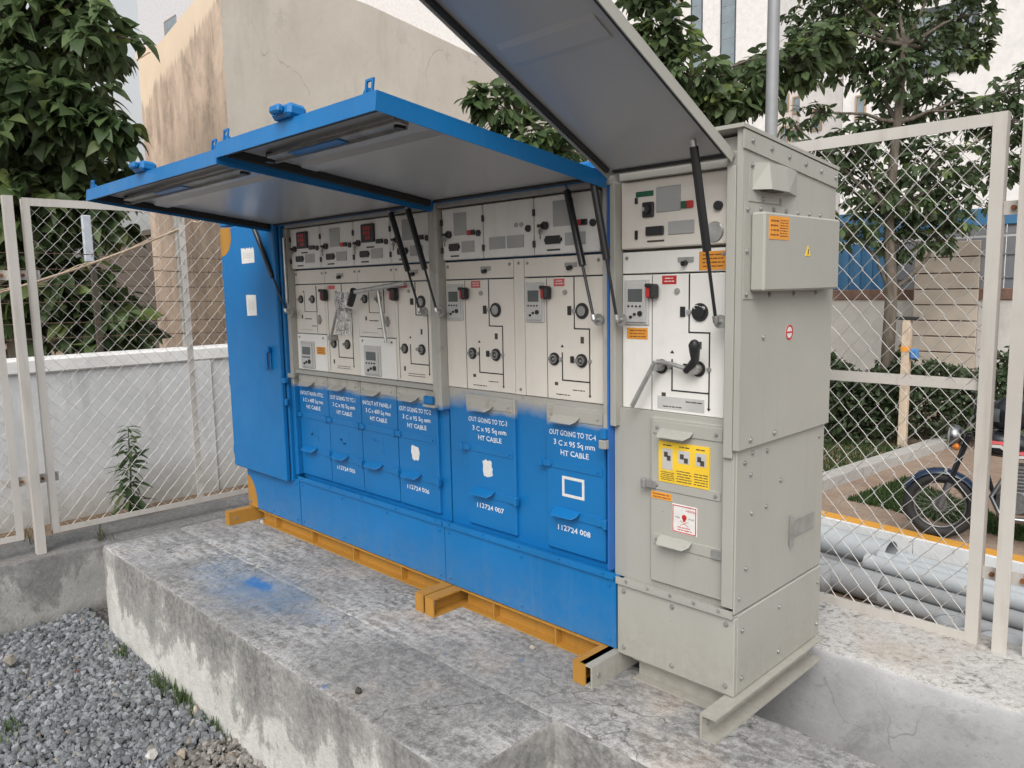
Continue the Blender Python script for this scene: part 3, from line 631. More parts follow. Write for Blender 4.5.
def port(parent, x, z, y, r=.021, dot=None):
    MB().cyl((x, y+.002, z), (x, y-.006, z), r, n=20).build('port_disc', M['black'], parent)
    mb = MB(); mb.lathe([(r*.68, 0), (r*.68, .007), (r*.48, .007), (r*.48, .001)], (x, y-.006, z), (0,-1,0), 16, False); mb.cyl((x, y-.004, z), (x, y-.011, z), r*.24, n=6); mb.box(x-r*1.25, x-r*.72, y-.010, y, z-r*.22, z+r*.22)
    mb.build('port_ring', M['port_steel'], parent)
    if dot: MB().cyl((x+dot, y+.002, z), (x+dot, y-.006, z), .008, n=12).build('indicator', M['dull_steel'], parent)
def lines(parent, segs, y, w=.0024):
    mb = MB()
    for (xa, za, xb, zb) in segs:
        mb.box(min(xa, xb)-w, max(xa, xb)+w, y-.0014, y+.001, min(za, zb)-w, max(za, zb)+w)
    return mb.build('mimic_line', M['line'], parent)
def arrow(parent, x, z, y, s=.008, up=True):
    k = 1 if up else -1; mb = MB()
    mb.prism([(-s, 0), (0, s*1.3*k), (s, 0)] if k < 0 else [(s, 0), (0, s*1.3), (-s, 0)], lambda p: (x+p[0], y+.001, z+p[1]), lambda p: (x+p[0], y-.0014, z+p[1])); return mb.build('mimic_arrow', M['line'], parent)
def print_lines(parent, x0, x1, z0, z1, y, n, mat=None, seed=1):
    r_ = random.Random(seed); mb = MB(); h = (z1-z0)/n
    for i in range(n):
        a = x0+(x1-x0)*r_.uniform(0, .08); z = z1-h*(i+.5)
        while a < x1-.004:
            b = min(x1, a+r_.uniform(.006, .022)); mb.box(a, b, y-.0006, y, z-h*.16, z+h*.16); a = b+r_.uniform(.002, .004)
    return mb.build('print', mat or M['ink'], parent)
def relay(parent, x0, x1, z0, z1, y, bag=False):
    w = x1-x0; h = z1-z0
    fplate(parent, 'relay_frame', M['relay'], x0, x1, z0, z1, y, .008, .003)
    fplate(parent, 'relay_face', M['label_grey'], x0+w*.09, x1-w*.09, z0+h*.06, z1-h*.06, y-.008, .006, .002)
    fplate(parent, 'relay_display', M['screen'], x0+w*.22, x1-w*.2, z0+h*.52, z1-h*.2, y-.014, .002)
    mb = MB()
    for i in range(4): mb.cyl((x0+w*(.24+.16*i), y-.013, z0+h*.42), (x0+w*(.24+.16*i), y-.017, z0+h*.42), w*.035, n=8)
    for (a, b, r_) in ((.72, .26, .09), (.34, .18, .05), (.5, .24, .05)): mb.cyl((x0+w*a, y-.013, z0+h*b), (x0+w*a, y-.019, z0+h*b), w*r_, n=10)
    mb.build('relay_key', M['black'], parent)
def lv_box(unit, x0, x1, z0, z1, y, kind, mat=None):
    w = x1-x0; h = z1-z0; X = lambda f: x0+w*f; Z = lambda f: z1-h*f
    bx = MB().box(x0+.003, x1-.003, y, y+.06, z0+.002, z1, .004).build('low_voltage_box', mat or M['lv'], unit)
    MB().box(x0+.0, x0+.012, y-.008, y, Z(.32), Z(.2), .002).box(x0, x0+.012, y-.008, y, Z(.86), Z(.74), .002).build('hinge', M['black'], bx)
    def ctrl(f): 
        MB().cyl((X(f), y+.001, Z(.5)), (X(f), y-.012, Z(.5)), .016, n=14).box(X(f)-.028, X(f)-.008, y-.022, y-.011, Z(.5)-.006, Z(.5)+.006, .002).build('key_switch', M['black'], bx)
        MB().box(X(f)-.017, X(f)-.013, y-.020, y-.014, Z(.5)-.05, Z(.5)-.004).cyl((X(f)-.015, y-.020, Z(.5)-.022), (X(f)-.015, y-.014, Z(.5)-.022), .009, n=10).build('key', M['dull_steel'], bx)
    def lower(two=False):
        MB().box(X(.20), X(.43), y-.008, y, Z(.82), Z(.68), .002).box(X(.18), X(.45), y-.004, y, Z(.78), Z(.72)).build('test_terminal', M['black'], bx)
        if two: fplate(bx, 'test_terminal', M['black'], X(.5), X(.86), Z(.86), Z(.64), y, .007, .002)
        else: fplate(bx, 'label_window', M['window'], X(.5), X(.8), Z(.86), Z(.65), y, .003)
        fplate(bx, 'nameplate', M['ink'], X(.22), X(.42), Z(.935), Z(.905), y, .002)
    if kind == 'meter':
        fplate(bx, 'meter', M['black'], X(.28), X(.62), Z(.50), Z(.10), y, .014, .004)
        mb = MB(); [mb.box(X(.36+.065*c_), X(.36+.065*c_)+w*.042, y-.0146, y-.0139, Z(.23+.105*r_), Z(.155+.105*r_)) for r_ in range(3) for c_ in range(3) if (r_, c_) != (2, 0)]; mb.build('meter_digits', M['led'], bx)
        ctrl(.17); lower(w > .315); fplate(bx, 'nameplate', M['ink'], X(.38), X(.58), Z(.625), Z(.59), y, .002)
    elif kind == 'plain':
        fplate(bx, 'label_window', M['window'], X(.14), X(.46), Z(.84), Z(.62), y, .003); fplate(bx, 'label_window', M['window'], X(.5), X(.82), Z(.84), Z(.62), y, .003)
        for f in (.68, .78): MB().cyl((X(f), y+.001, Z(.44)), (X(f), y-.005, Z(.44)), .009, n=10).build('push_button', M['window'], bx)
    else:
        fplate(bx, 'label_window', M['window'], X(.32), X(.62), Z(.53), Z(.10), y, .003); ctrl(.20); lower()
    if kind != 'plain':
        MB().box(X(.66), X(.745), y-.010, y, Z(.545), Z(.45), .002).build('push_button', M['red'] if kind != 'meter' else M['black'], bx)
        MB().box(X(.745)+.001, X(.83), y-.010, y, Z(.545), Z(.45), .002).build('push_button', M['black'], bx)
    MB().cyl((X(.91), y+.001, Z(.52)), (X(.91), y-.007, Z(.52)), .0135, n=14).build('door_lock', M['black'], bx)
    return bx
def strip(unit, x0, x1, z0, z1, y, mat, toggle=True):
    s = MB().box(x0+.0015, x1-.0015, y, y+.03, z0+.003, z1, .002).build('mechanism_strip', mat, unit)
    bolts(s, [(x0+.02, y, z1-.02), (x1-.02, y, z1-.02)], (0,-1,0), .0045)
    if toggle:
        xm = x0+(x1-x0)*(toggle if toggle is not True else .5); fplate(s, 'toggle_plate', M['dull_steel'], xm-.03, xm+.03, z0+.035, z0+.052, y, .003); MB().cyl((xm, y, z0+.034), (xm, y-.02, z0+.03), .009, n=10).build('toggle', M['black'], s)
    return s
def module_a(unit, x0, x1, y, seed):        # cable switch over a white relay panel
    w = x1-x0; X = lambda f: x0+w*f
    strip(unit, x0, x1, 1.381, 1.458, y, M['beige'], False)
    p = MB().box(x0+.0015, x1-.0015, y, y+.03, 1.112, 1.379, .002).build('mechanism_panel', M['beige'], unit)
    lines(p, [(X(.71), 1.120, X(.71), 1.372)], y, .0008)
    for f in (.20, .59): port(p, X(f), 1.300, y, .022, -.03 if f > .5 else None)
    arrow(p, X(.29), 1.338, y); lines(p, [(X(.31), 1.335, X(.31), 1.232), (X(.31), 1.232, X(.72), 1.232), (X(.72), 1.37, X(.72), 1.232)], y, .0016)
    MB().cyl((X(.80), y+.001, 1.188), (X(.80), y-.008, 1.188), .017, n=14).box(X(.80)-.006, X(.80)+.006, y-.010, y, 1.165, 1.215).build('key_port', M['dull_steel'], p)
    fplate(p, 'pictogram', M['ink'], X(.19), X(.23), 1.193, 1.213, y, .001); print_lines(p, X(.30), X(.55), 1.185, 1.200, y-.0004, 1, seed=seed); print_lines(p, X(.08), X(.55), 1.125, 1.140, y-.0004, 1, M['label_grey'], seed+1)
    fplate(p, 'pictogram', M['ink'], X(.52), X(.68), 1.152, 1.156, y, .001)
    q = MB().box(x0+.0015, x1-.0015, y-.004, y+.03, .908, 1.108, .003).build('relay_panel', M['white'], unit)
    bolts(q, [(X(.1), y-.004, 1.09), (X(.9), y-.004, 1.09)], (0,-1,0), .004)
    relay(q, X(.15), X(.60), .918, 1.068, y-.004)
    if seed == 1: fplate(q, 'orange_label', M['orange'], X(.66), X(.95), 1.000, 1.042, y-.004, .001); print_lines(q, X(.69), X(.92), 1.004, 1.038, y-.005, 3, seed=9)
def module_b(unit, x0, x1, y, seed):        # load break switch with earthing
    w = x1-x0; X = lambda f: x0+w*f
    strip(unit, x0, x1, 1.381, 1.458, y, M['beige'], .5)
    p = MB().box(x0+.0015, x1-.0015, y, y+.03, .908, 1.379, .002).build('mechanism_panel', M['beige'], unit)
    fplate(p, 'red_label', M['pink_red'], X(.12), X(.32), 1.352, 1.372, y, .001); lines(p, [(X(.08), .92, X(.08), 1.372)], y, .0008)
    handle(p, X(.02), 1.322, y, .036)
    MB().cyl((X(.36), y+.001, 1.335), (X(.36), y-.006, 1.335), .008, n=10).build('selector', M['dull_steel'], p)
    MB().cyl((X(.66), y+.002, 1.285), (X(.66), y-.005, 1.285), .030, n=24).build('position_disc', M['black'], p); MB().cyl((X(.66), y-.004, 1.285), (X(.66), y-.008, 1.285), .018, n=20).build('position_window', M['dull_steel'], p)
    MB().box(X(.40), X(.47), y-.006, y, 1.272, 1.302, .002).build('pictogram', M['black'], p)
    lines(p, [(X(.52), 1.376, X(.52), 1.225), (X(.52), 1.225, X(.80), 1.225), (X(.80), 1.225, X(.80), .955), (X(.36), 1.085, X(.36), .995), (X(.36), .995, X(.80), .995)], y)
    arrow(p, X(.36), 1.115, y); arrow(p, X(.80), .955, y, .007, False)
    port(p, X(.22), 1.065, y, .024); port(p, X(.64), 1.065, y, .025, -.036)
    fplate(p, 'pictogram', M['ink'], X(.62), X(.66), 1.135, 1.16, y, .001); fplate(p, 'pictogram', M['ink'], X(.18), X(.22), .958, .98, y, .001)
    fplate(p, 'rating_plate', M['beige'], X(.26), X(.74), .93, .955, y, .001); print_lines(p, X(.28), X(.7), .932, .953, y-.001, 2, seed=seed)
def handle(p, x, z, y, r):                  # red and black pull handle
    MB().box(x-r*.55, x+r*.3, y-.028, y, z-r*.75, z+r*.75, .005).build('pull_handle', M['red'], p)
    MB().box(x+r*.25, x+r*.95, y-.042, y-.004, z-r*.85, z+r*.85, .007).box(x-r*.45, x+r*.5, y-.038, y-.0275, z+r*.45, z+r*.9, .004).build('handle_grip', M['black'], p)
def module_cb(unit, x0, x1, y, mat, seed, grey=False):   # circuit breaker panel with relay
    w = x1-x0; X = lambda f: x0+w*f
    strip(unit, x0, x1, 1.381, 1.458, y, mat, .62)
    p = MB().box(x0+.0015, x1-.0015, y, y+.03, .908, 1.379, .002).build('mechanism_panel', mat, unit)
    lines(p, [(X(.305), .91, X(.305), 1.376)], y, .0009)
    relay(p, X(.03), X(.275), 1.205, 1.362, y); handle(p, X(.315), 1.322, y, .030)
    fplate(p, 'red_label', M['pink_red'] if not grey else M['red'], X(.40), X(.535), 1.345, 1.374, y, .001); print_lines(p, X(.42), X(.52), 1.350, 1.370, y-.001, 2, M['paper'], seed)
    MB().cyl((X(.545), y+.001, 1.322), (X(.545), y-.006, 1.322), .010, n=12).build('selector', M['dull_steel'], p)
    MB().cyl((X(.755), y+.002, 1.252), (X(.755), y-.006, 1.252), .030, n=24).build('position_disc', M['black'], p); MB().cyl((X(.755), y-.005, 1.252), (X(.755), y-.009, 1.252), .019, n=20).build('position_window', M['dull_steel'] if not grey else M['black'], p)
    MB().box(X(.575), X(.62), y-.005, y, 1.236, 1.27, .001).build('pictogram', M['black'], p); MB().cyl((X(.655), y+.001, 1.252), (X(.655), y-.006, 1.252), .009, n=12).build('indicator', M['dull_steel'], p)
    lines(p, [(X(.655), 1.376, X(.655), 1.185), (X(.655), 1.185, X(.84), 1.185), (X(.84), 1.185, X(.84), .935), (X(.50), 1.09, X(.50), .985), (X(.50), .985, X(.84), .985)], y)
    arrow(p, X(.50), 1.112, y); arrow(p, X(.84), .935, y, .007, False)
    port(p, X(.40), 1.065, y, .025, .033); port(p, X(.745), 1.065, y, .026, .04)
    MB().box(X(.61), X(.65), y-.008, y, 1.055, 1.08, .002).build('interlock', M['black'], p)
    fplate(p, 'pictogram', M['ink'], X(.73), X(.77), 1.13, 1.155, y, .001); fplate(p, 'pictogram', M['ink'], X(.40), X(.44), .955, .975, y, .001)
    fplate(p, 'rating_plate', M['label_grey'] if grey else mat, X(.36), X(.80), .918, .962, y, .0012); print_lines(p, X(.40), X(.60), .922, .934, y-.0012, 1, seed=seed); print_lines(p, X(.62), X(.78), .944, .956, y-.0012, 1, seed=seed+1)
    return p

def flap(unit, x0, x1, L, ang, hz, rim, name='flap_door', hy=-.005, latch=True, d=.040):
    a = R(ang); T = Matrix(((1,0,0,0),(0,-math.cos(a),-math.sin(a),hy),(0,math.sin(a),-math.cos(a),hz),(0,0,0,1)))   # local z points to the underside
    fl = MB(T).box(x0, x1, 0, L, -.012, -.006).build(name, rim, unit); t = .004
    MB(T).box(x0+.0042, x1-.0042, .0042, L-.0042, -.0058, -.001).build('inner_sheet', M['inner_grey'], fl)
    MB(T).box(x0, x1, L-t, L, -.0058, d).build('rim', rim, fl); MB(T).box(x0, x1, 0, t, -.0058, d*.22).build('rim', rim, fl)
    MB(T).box(x0, x0+t, t+.0002, L-t-.0002, -.0058, d).build('rim', rim, fl); MB(T).box(x1-t, x1, t+.0002, L-t-.0002, -.0058, d).build('rim', rim, fl)
    g = .009      # rubber gasket inside the rim
    MB(T).box(x0+t+.001, x1-t-.001, L-t-.03, L-t-.001-.008, .0, d*.72).build('seal', M['rubber'], fl)
    for (xa, xb) in ((x0+t+.001, x0+t+.016), (x1-t-.016, x1-t-.001)): MB(T).box(xa, xb, .03, L-.045, .0, d*.72, .003).build('seal', M['rubber'], fl)
    MB(T).box(x0+.02, x1-.02, .008, .022, 0, d*.2, .002).build('seal', M['rubber'], fl)
    s = L*.66; mb = MB(T)                    # pressed stiffener
    hh = .014 if latch else .004
    mb.prism([(-.05, -.001), (-.03, hh), (.03, hh), (.05, -.001)], lambda p: (x0+.06, s+p[0], p[1]), lambda p: (x1-.06, s+p[0], p[1])); mb.build('stiffener', M['inner_grey'], fl)
    if latch:
        xm = (x0+x1)/2
        MB(T).box(x0+.12, x1-.08, L-.17, L-.125, .012, .026, .003).box(x0+.12, x1-.08, L-.165, L-.160, .026, .036).build('lock_bar', M['dull_steel'], fl)
        MB(T).box(xm-.20, xm+.1, L-.172, L-.122, .0262, .031, .002).build('lock_guide', rim, fl)
        for xx in (x0+.10, x1-.10): MB(T).cyl((xx, L-.15, 0), (xx, L-.15, .034), .016, n=12).build('lock_pivot', M['black'], fl)
        MB(T).box(xm-.05, xm+.06, L-.04, L+.022, -.052, -.0125, .010).box(xm-.02, xm+.035, L+.0225, L+.045, -.045, -.02, .006).build('lock_handle', rim, fl)
        for xx in (x0+.05, x1-.05):            # padlock eyes on the outer edge
            mb = MB(T); mb.box(xx-.018, xx-.011, L-.014, L-.008, -.046, -.012).box(xx+.011, xx+.018, L-.014, L-.008, -.046, -.012).box(xx-.018, xx+.018, L-.014, L-.008, -.053, -.0462); mb.build('padlock_eye', rim, fl)
            mb = MB(T); mb.cyl((xx-.09, L-.06, -.028), (xx-.03, L-.03, -.028), .014, n=10); mb.build('hinge_pin', rim, fl)
    return fl, T
def strut(unit, base, top, mat=None):
    b, t = Vector(base), Vector(top); d = t-b; m = b+d*.40
    st = MB().cyl(m, b+d*.965, .0135, n=14).build('gas_strut', M['strut'], unit)
    MB().cyl(b+d*.02, m, .0055, n=10).build('strut_rod', M['strut'], st); MB().cyl(b, b+d*.035, .010, n=10).cyl(b+Vector((0, .03, 0)), b-Vector((0, .004, 0)), .008, n=8).build('end_fitting', M['steel'], st); MB().cyl(t-d*.035, t, .010, n=10).build('end_fitting', M['steel'], st)
    c = b+Vector((0, .022, 0)); MB().cyl(c+Vector((0, .006, 0)), c, .022, n=16).build('mount_disc', M['dull_steel'], st)
    return st
def beam_set(unit, xs, x0, x1, mat, yfront=-.145, ribs=(), flip=()):
    """base frame: channels running back under the cabinet, a front channel between them"""
    for i, x in enumerate(xs):
        mb = MB(); sgn = -1 if i in flip else 1; w = .058; zt = -.002; zb = ZP+.0045
        xa = x if sgn > 0 else x-w; xb = xa+w
        mb.box(xa, xb, yfront, .62, zt-.007, zt).box(xa, xb, yfront, .62, zb, zb+.007).box(*( (xa, xa+.008) if sgn > 0 else (xb-.008, xb)), yfront+.0005, .62, zb+.0071, zt-.0071)
        if mat is M['ochre']: mb.box(xa, xb, yfront-.006, yfront-.0005, zb, zt)
        b = mb.build('base_channel', mat, unit)
        MB().cyl(((xa if sgn > 0 else xb)-.004*sgn, yfront+.035, (zt+zb)/2), ((xa if sgn > 0 else xb)+.012*sgn, yfront+.035, (zt+zb)/2), .009, n=10).build('bolt', M['dull_steel'], b)
    z0, z1 = ZP+.0045, -.002
    fb = MB().box(x0, x1, .012, .060, z1-.007, z1).box(x0, x1, .012, .060, z0, z0+.007).box(x0, x1, .050, .058, z0+.0071, z1-.0071).build('base_channel', mat, unit)
    for x in ribs: MB().box(x-.004, x+.004, .016, .0498, z0+.0072, z1-.0072).build('rib', mat, fb)
def skirt(unit, x0, x1, mat, rail=True, y=0.0):
    s = MB().box(x0, x1, y, y+.02, 0, .268, .003).build('skirt_panel', mat, unit)
    n = 3 if x1-x0 < 1.1 else 4
    bolts(s, [(x0+.03+(x1-x0-.06)*i/(n-1), y, z) for i in range(n) for z in (.03, .243)], (0,-1,0), .006, M['dull_steel'] if mat is M['grey'] else mat)
    if rail:
        r_ = MB().box(x0+.002, x1-.002, y-.012, y+.05, .270, .2765).box(x0+.002, x1-.002, y-.0125, y-.009, .2768, .296).build('skirt_ledge', mat, unit)
        bolts(r_, [(x0+.05+(x1-x0-.1)*i/4, y-.0125, .288) for i in range(5)], (0,-1,0), .004, M['dull_steel'] if mat is M['grey'] else mat)

YM, YL, YC = .060, .045, .048
# ---- unit 1: blue, with door bay and four panels
u1 = thing('switchgear_cabinet', (.35, .33, ZP), 'long blue switchgear cabinet with four narrow panels and tall left door', 'switchgear')
MB().box(-.62, -.0345, .0325, .66, .0, .255).box(-.69, -.0345, .0, .66, .2555, 1.74, .004).build('door_bay', M['blue'], u1)
MB().box(-.034, 1.302, .105, .66, .0, 1.735).build('housing', M['blue'], u1)
MB().box(-.71, 1.318, -.03, .68, 1.742, 1.775, .006).build('roof', M['blue'], u1)
MB().box(.0, 1.318, .012, .1045, 1.692, 1.740).build('header_rail', M['post_grey'], u1)
dr = MB().box(-.70, -.045, -.034, -.004, .258, 1.735, .006).build('blue_door', M['blue'], u1)
MB().box(-.68, -.05, -.0035, -.0005, .27, 1.72).build('door_seal', M['rubber'], dr)
mb = MB(); mb.box(-.165, -.135, -.044, -.0345, .90, 1.03, .003).box(-.175, -.125, -.064, -.044, 1.0, 1.035, .005).box(-.163, -.138, -.072, -.052, .90, 1.02, .008); mb.build('door_handle', M['blue'], dr)
for z in (.80, .36, 1.45): MB().box(-.716, -.701, -.03, -.006, z-.03, z+.03, .004).build('hinge', M['blue'], dr)
MB().box(-.0448, -.02, -.022, -.006, .70, .74, .004).box(-.0448, -.01, -.03, -.006, .83, .86, .004).build('lock_tab', M['blue'], dr)
def decal(parent, name, mat, pts, y, t=.0012):
    MB().prism(pts[::-1], lambda p: (p[0], y+.0005, p[1]), lambda p: (p[0], y-t, p[1])).build(name, mat, parent)
arc = [(-.70+.003, 1.732), (-.555, 1.732)]+[(-.70+.003+.142*math.cos(R(t)), 1.732-.06-.11*math.sin(R(t))) for t in range(0, 91, 10)]
decal(dr, 'ochre_corner', M['ochre'], arc, -.034)
def paper(parent, x0, x1, z0, z1, y, seed, torn=False):
    r_ = random.Random(seed); n = 9; top = [(x0+(x1-x0)*i/n, z1-(r_.uniform(.0, .022) if torn and i % 2 else 0)) for i in range(n+1)]
    decal(parent, 'paper_notice', M['paper'], top[::-1]+[(x0+.002, z0), (x1, z0+.003)], y)
    print_lines(parent, x0+.02, x1-.02, z0+.03, z1-.03, y-.0012, 3 if torn else 8, M['label_grey'], seed)
pa = [ony(u, v, -.035) for u, v in ((241, 250), (254.5, 263), (246, 295), (257, 316))]
paper(dr, pa[0].x, pa[1].x, pa[1].z, pa[0].z+.01, -.034, 3, True); paper(dr, pa[2].x, pa[3].x, pa[3].z, pa[2].z, -.034, 4)
skirt(u1, -.63, .010, M['blue'], False, .012); skirt(u1, .016, 1.300, M['blue'], True, .015)
sk = MB().box(-.63, -.62, .021, .66, 0, .268).build('skirt_panel', M['blue'], u1)
decal(u1, 'ochre_corner', M['ochre'], [(-.629, .003)]+[(-.629+.12*math.cos(R(t)), .003+.20*math.sin(R(t))) for t in range(0, 91, 10)], .012)
MB().box(-.032, -.001, .020, .07, .297, 1.692, .003).build('corner_post', M['faded'], u1); MB().box(-.03, 1.30, .066, .104, .277, .885).build('cable_bay_panel', M['faded_bay'], u1); MB().box(1.246, 1.284, .020, .07, .80, 1.692, .003).build('corner_post', M['faded'], u1)
MB().cyl((-.004, .008, 1.28), (-.004, .008, 1.64), .008, n=10).build('prop_rod', M['steel'], u1)
MB().box(.0, 1.245, .034, .06, .886, .906).build('cross_rail', M['post_grey'], u1)
MB().box(-.04, .03, .004, .019, .86, .885, .002).build('latch_bracket', M['post_grey'], u1); MB().box(1.20, 1.262, -.002, .018, .825, .862, .004).build('latch_bracket', M['blue'], u1); MB().box(1.20, 1.285, -.006, .018, .812, .8235, .002).build('latch_bracket', M['post_grey'], u1)
for i, k in enumerate(('meter', 'std', 'meter', 'std')): lv_box(u1, .31*i if i < 3 else .93, .31*(i+1) if i < 3 else 1.24, 1.465, 1.686, YL, k)
module_a(u1, 0, .31, YM, 1); module_b(u1, .31, .62, YM, 2); module_a(u1, .62, .93, YM, 3); module_b(u1, .93, 1.24, YM, 4)
cw = 'HT CABLE'
tx = [('IN/OUT MAIN HTSC', '3 C x 400 Sq mm', cw, None, 'painted'), ('OUT GOING TO TC-1', '3 C x 95 Sq mm', cw, '112724 005', 'painted'), ('IN/OUT HT PANEL-1', '3 C x 400 Sq mm', cw, None, 'painted'), ('OUT GOING TO TC-2', '3 C x 95 Sq mm', cw, '112724 006', 'patch')]
for i, q in enumerate(tx): cable_cover(u1, .31*i+.004, .31*(i+1)-.004, .302, .882, YC, M['faded'], q[:3], q[3], q[4])
f1, T1 = flap(u1, -.085, 1.318, .955, 6.8, 1.712, M['blue'])
n1 = Vector((0, math.sin(R(6.8)), math.cos(R(6.8))))
for (bu, bv, tu, tv) in ((286.5, 312, 253, 226), (420, 312, 390, 210)):
    strut(u1, ony(bu, bv, -.02), onp(tu, tv, Vector((0, -.005, 1.708)), n1))
beam_set(u1, (-.57, 1.285), -.51, 1.285, M['ochre'], ribs=[-.30+.42*i for i in range(4)], flip=(0,))
# ---- unit 2: blue, with two circuit breaker panels
u2 = thing('switchgear_cabinet', (1.82, .33, ZP), 'blue switchgear cabinet with two wide breaker panels between the long and the grey one', 'switchgear')
MB().box(1.304, 2.254, .105, .66, .0, 1.735).build('housing', M['blue'], u2); MB().box(1.325, 2.268, -.03, .68, 1.742, 1.775, .006).build('roof', M['blue'], u2)
MB().box(1.325, 2.268, .012, .1045, 1.692, 1.740).build('header_rail', M['post_grey'], u2)
skirt(u2, 1.305, 2.284, M['blue'], True, .015)
MB().box(1.286, 1.309, .018, .07, .80, 1.692, .003).build('corner_post', M['faded'], u2); MB().box(2.225, 2.248, .018, .07, .77, 1.692, .003).build('corner_post', M['faded'], u2)
MB().box(2.2485, 2.256, .014, .07, .297, 1.70).build('masking_edge', M['blue_tape'], u2)
MB().box(1.310, 2.248, .066, .104, .277, .905).build('cable_bay_panel', M['faded_bay'], u2)
MB().box(2.226, 2.250, -.004, .017, .79, .83, .004).build('latch_bracket', M['blue'], u2); MB().box(2.222, 2.254, -.006, .017, .755, .788, .003).build('latch_bracket', M['post_grey'], u2)
bx_ = [1.312, 1.575, 1.865, 2.193]
for i, k in enumerate(('std', 'plain', 'std')): lv_box(u2, bx_[i], bx_[i+1], 1.465, 1.686, YL, k)
module_cb(u2, 1.309, 1.735, YM, M['beige'], 21); module_cb(u2, 1.795, 2.195, YM, M['beige'], 22)
fz = MB().box(1.737, 1.793, YM+.002, YM+.03, .908, 1.458).build('filler_panel', M['beige'], u2); bolts(fz, [(1.765, YM+.002, 1.44), (1.765, YM+.002, .93)], (0,-1,0), .0045)
cable_cover(u2, 1.437, 1.738, .305, .885, YC, M['faded'], ('OUT GOING TO TC-3', '3 C x 95 Sq mm', cw), '112724 007', 'patch')
cable_cover(u2, 1.915, 2.210, .305, .885, YC, M['faded'], ('OUT GOING TO TC-4', '3 C x 95 Sq mm', cw), '112724 008', 'frame')
f2, T2 = flap(u2, 1.325, 2.268, .962, 7.6, 1.716, M['blue']); n2 = Vector((0, math.sin(R(7.6)), math.cos(R(7.6))))
for (bu, bv, tu, tv) in ((437, 312, 407, 206), (594, 320, 566, 186)): strut(u2, ony(bu, bv, -.02), onp(tu, tv, Vector((0, -.005, 1.711)), n2))
beam_set(u2, (1.356, 2.215), 1.415, 2.215, M['ochre'], ribs=[1.62, 1.98], flip=())
# ---- unit 3: grey extension cabinet
u3 = thing('switchgear_cabinet', (2.53, .33, ZP), 'grey switchgear cabinet at the right end with its flap raised high', 'switchgear')
MB().box(2.257, 2.764, .105, .64, .0, 1.70).build('housing', M['grey'], u3)
MB().prism([(-.030, 1.8012), (.655, 1.7355), (.655, 1.747), (-.030, 1.813)], lambda p: (2.288, p[0], p[1]), lambda p: (2.793, p[0], p[1])).build('roof', M['grey'], u3)
MB().box(2.300, 2.764, .02, .1, 1.70, 1.785).build('header_panel', M['grey'], u3)
MB().box(2.2565, 2.281, .018, .07, .84, 1.70, .003).build('corner_post', M['grey'], u3)
MB().box(2.722, 2.764, .0, .10, .2975, 1.74, .003).build('corner_post', M['grey'], u3)
MB().box(2.728, 2.760, -.012, -.0005, .795, 1.695, .003).build('door_jamb', M['grey'], u3)
sp = MB(); sp.prism([(-.014, .825), (.648, .825), (.648, 1.735), (-.014, 1.800)], lambda p: (2.7645, p[0], p[1]), lambda p: (2.785, p[0], p[1])); sp = sp.build('side_panel', M['grey'], u3)
zt = lambda y: 1.80-(y+.014)/.662*.065
es = MB(); es.prism([(-.02, 1.742), (.652, 1.672), (.652, 1.7315), (-.02, 1.7965)], lambda p: (2.7852, p[0], p[1]), lambda p: (2.7905, p[0], p[1])); es = es.build('roof_flange', M['grey'], sp)
bolts(sp, [(2.7905, .03+.12*i, zt(.03+.12*i)-.028) for i in range(6)], (1,0,0), .0062)
fl_ = MB().box(2.7852, 2.788, -.008, .60, 1.295, 1.583).build('box_flange', M['grey'], sp)
bc = MB().box(2.788, 2.835, .03, .575, 1.318, 1.556, .006).build('bolted_box_cover', M['grey'], sp)
bolts(sp, [(2.788, .01, z) for z in (1.565, 1.44, 1.31)]+[(2.788, .09+.085*i, 1.571) for i in range(6)]+[(2.788, .16+.17*i, 1.306) for i in range(3)], (1,0,0), .006)
def xdecal(parent, name, mat, y0, y1, z0, z1, x, t=.0012): return MB().box(x-.0005, x+t, y0, y1, z0, z1).build(name, mat, parent)
def xprint(parent, y0, y1, z0, z1, x, n, seed, mat=None):
    r_ = random.Random(seed); mb = MB(); h = (z1-z0)/n
    for i in range(n):
        a = y0; z = z1-h*(i+.5)
        while a < y1-.004: b = min(y1, a+r_.uniform(.006, .02)); mb.box(x, x+.0006, a, b, z-h*.17, z+h*.17); a = b+r_.uniform(.002, .006)
    mb.build('print', mat or M['ink'], parent)
xdecal(sp, 'orange_label', M['orange'], .055, .185, 1.475, 1.545, 2.835); xprint(sp, .065, .115, 1.482, 1.538, 2.8362, 4, 4, M['rust']); xprint(sp, .125, .178, 1.482, 1.538, 2.8362, 7, 5, M['rust'])
mb = MB(); mb.prism([(.305, 1.428), (.345, 1.428), (.325, 1.462)], lambda p: (2.8345, p[0], p[1]), lambda p: (2.8362, p[0], p[1])); mb.build('warning_triangle', M['yellow_label'], sp); MB().box(2.8362, 2.8368, .322, .328, 1.433, 1.45).build('print', M['ink'], sp)
mb = MB(); y0, y1 = .045, .22                # ventilation hood, open below
mb.prism([(2.7852, .035), (2.832, .078), (2.826, .20), (2.7852, .34)], lambda p: (p[0], p[1], 1.625), lambda p: (p[0]-(.012 if p[0] > 2.8 else 0), p[1], 1.705)); mb.build('vent_hood', M['grey'], sp)
MB().box(2.79, 2.818, y0+.035, y1-.04, 1.6225, 1.6248).build('vent_opening', M['black'], sp); MB().box(2.7852, 2.788, y0-.025, y1+.02, 1.590, 1.708).build('hood_flange', M['grey'], sp); bolts(sp, [(2.788, y0-.012, 1.697), (2.788, y0+.06, 1.600), (2.788, y1, 1.600)], (1,0,0), .006)
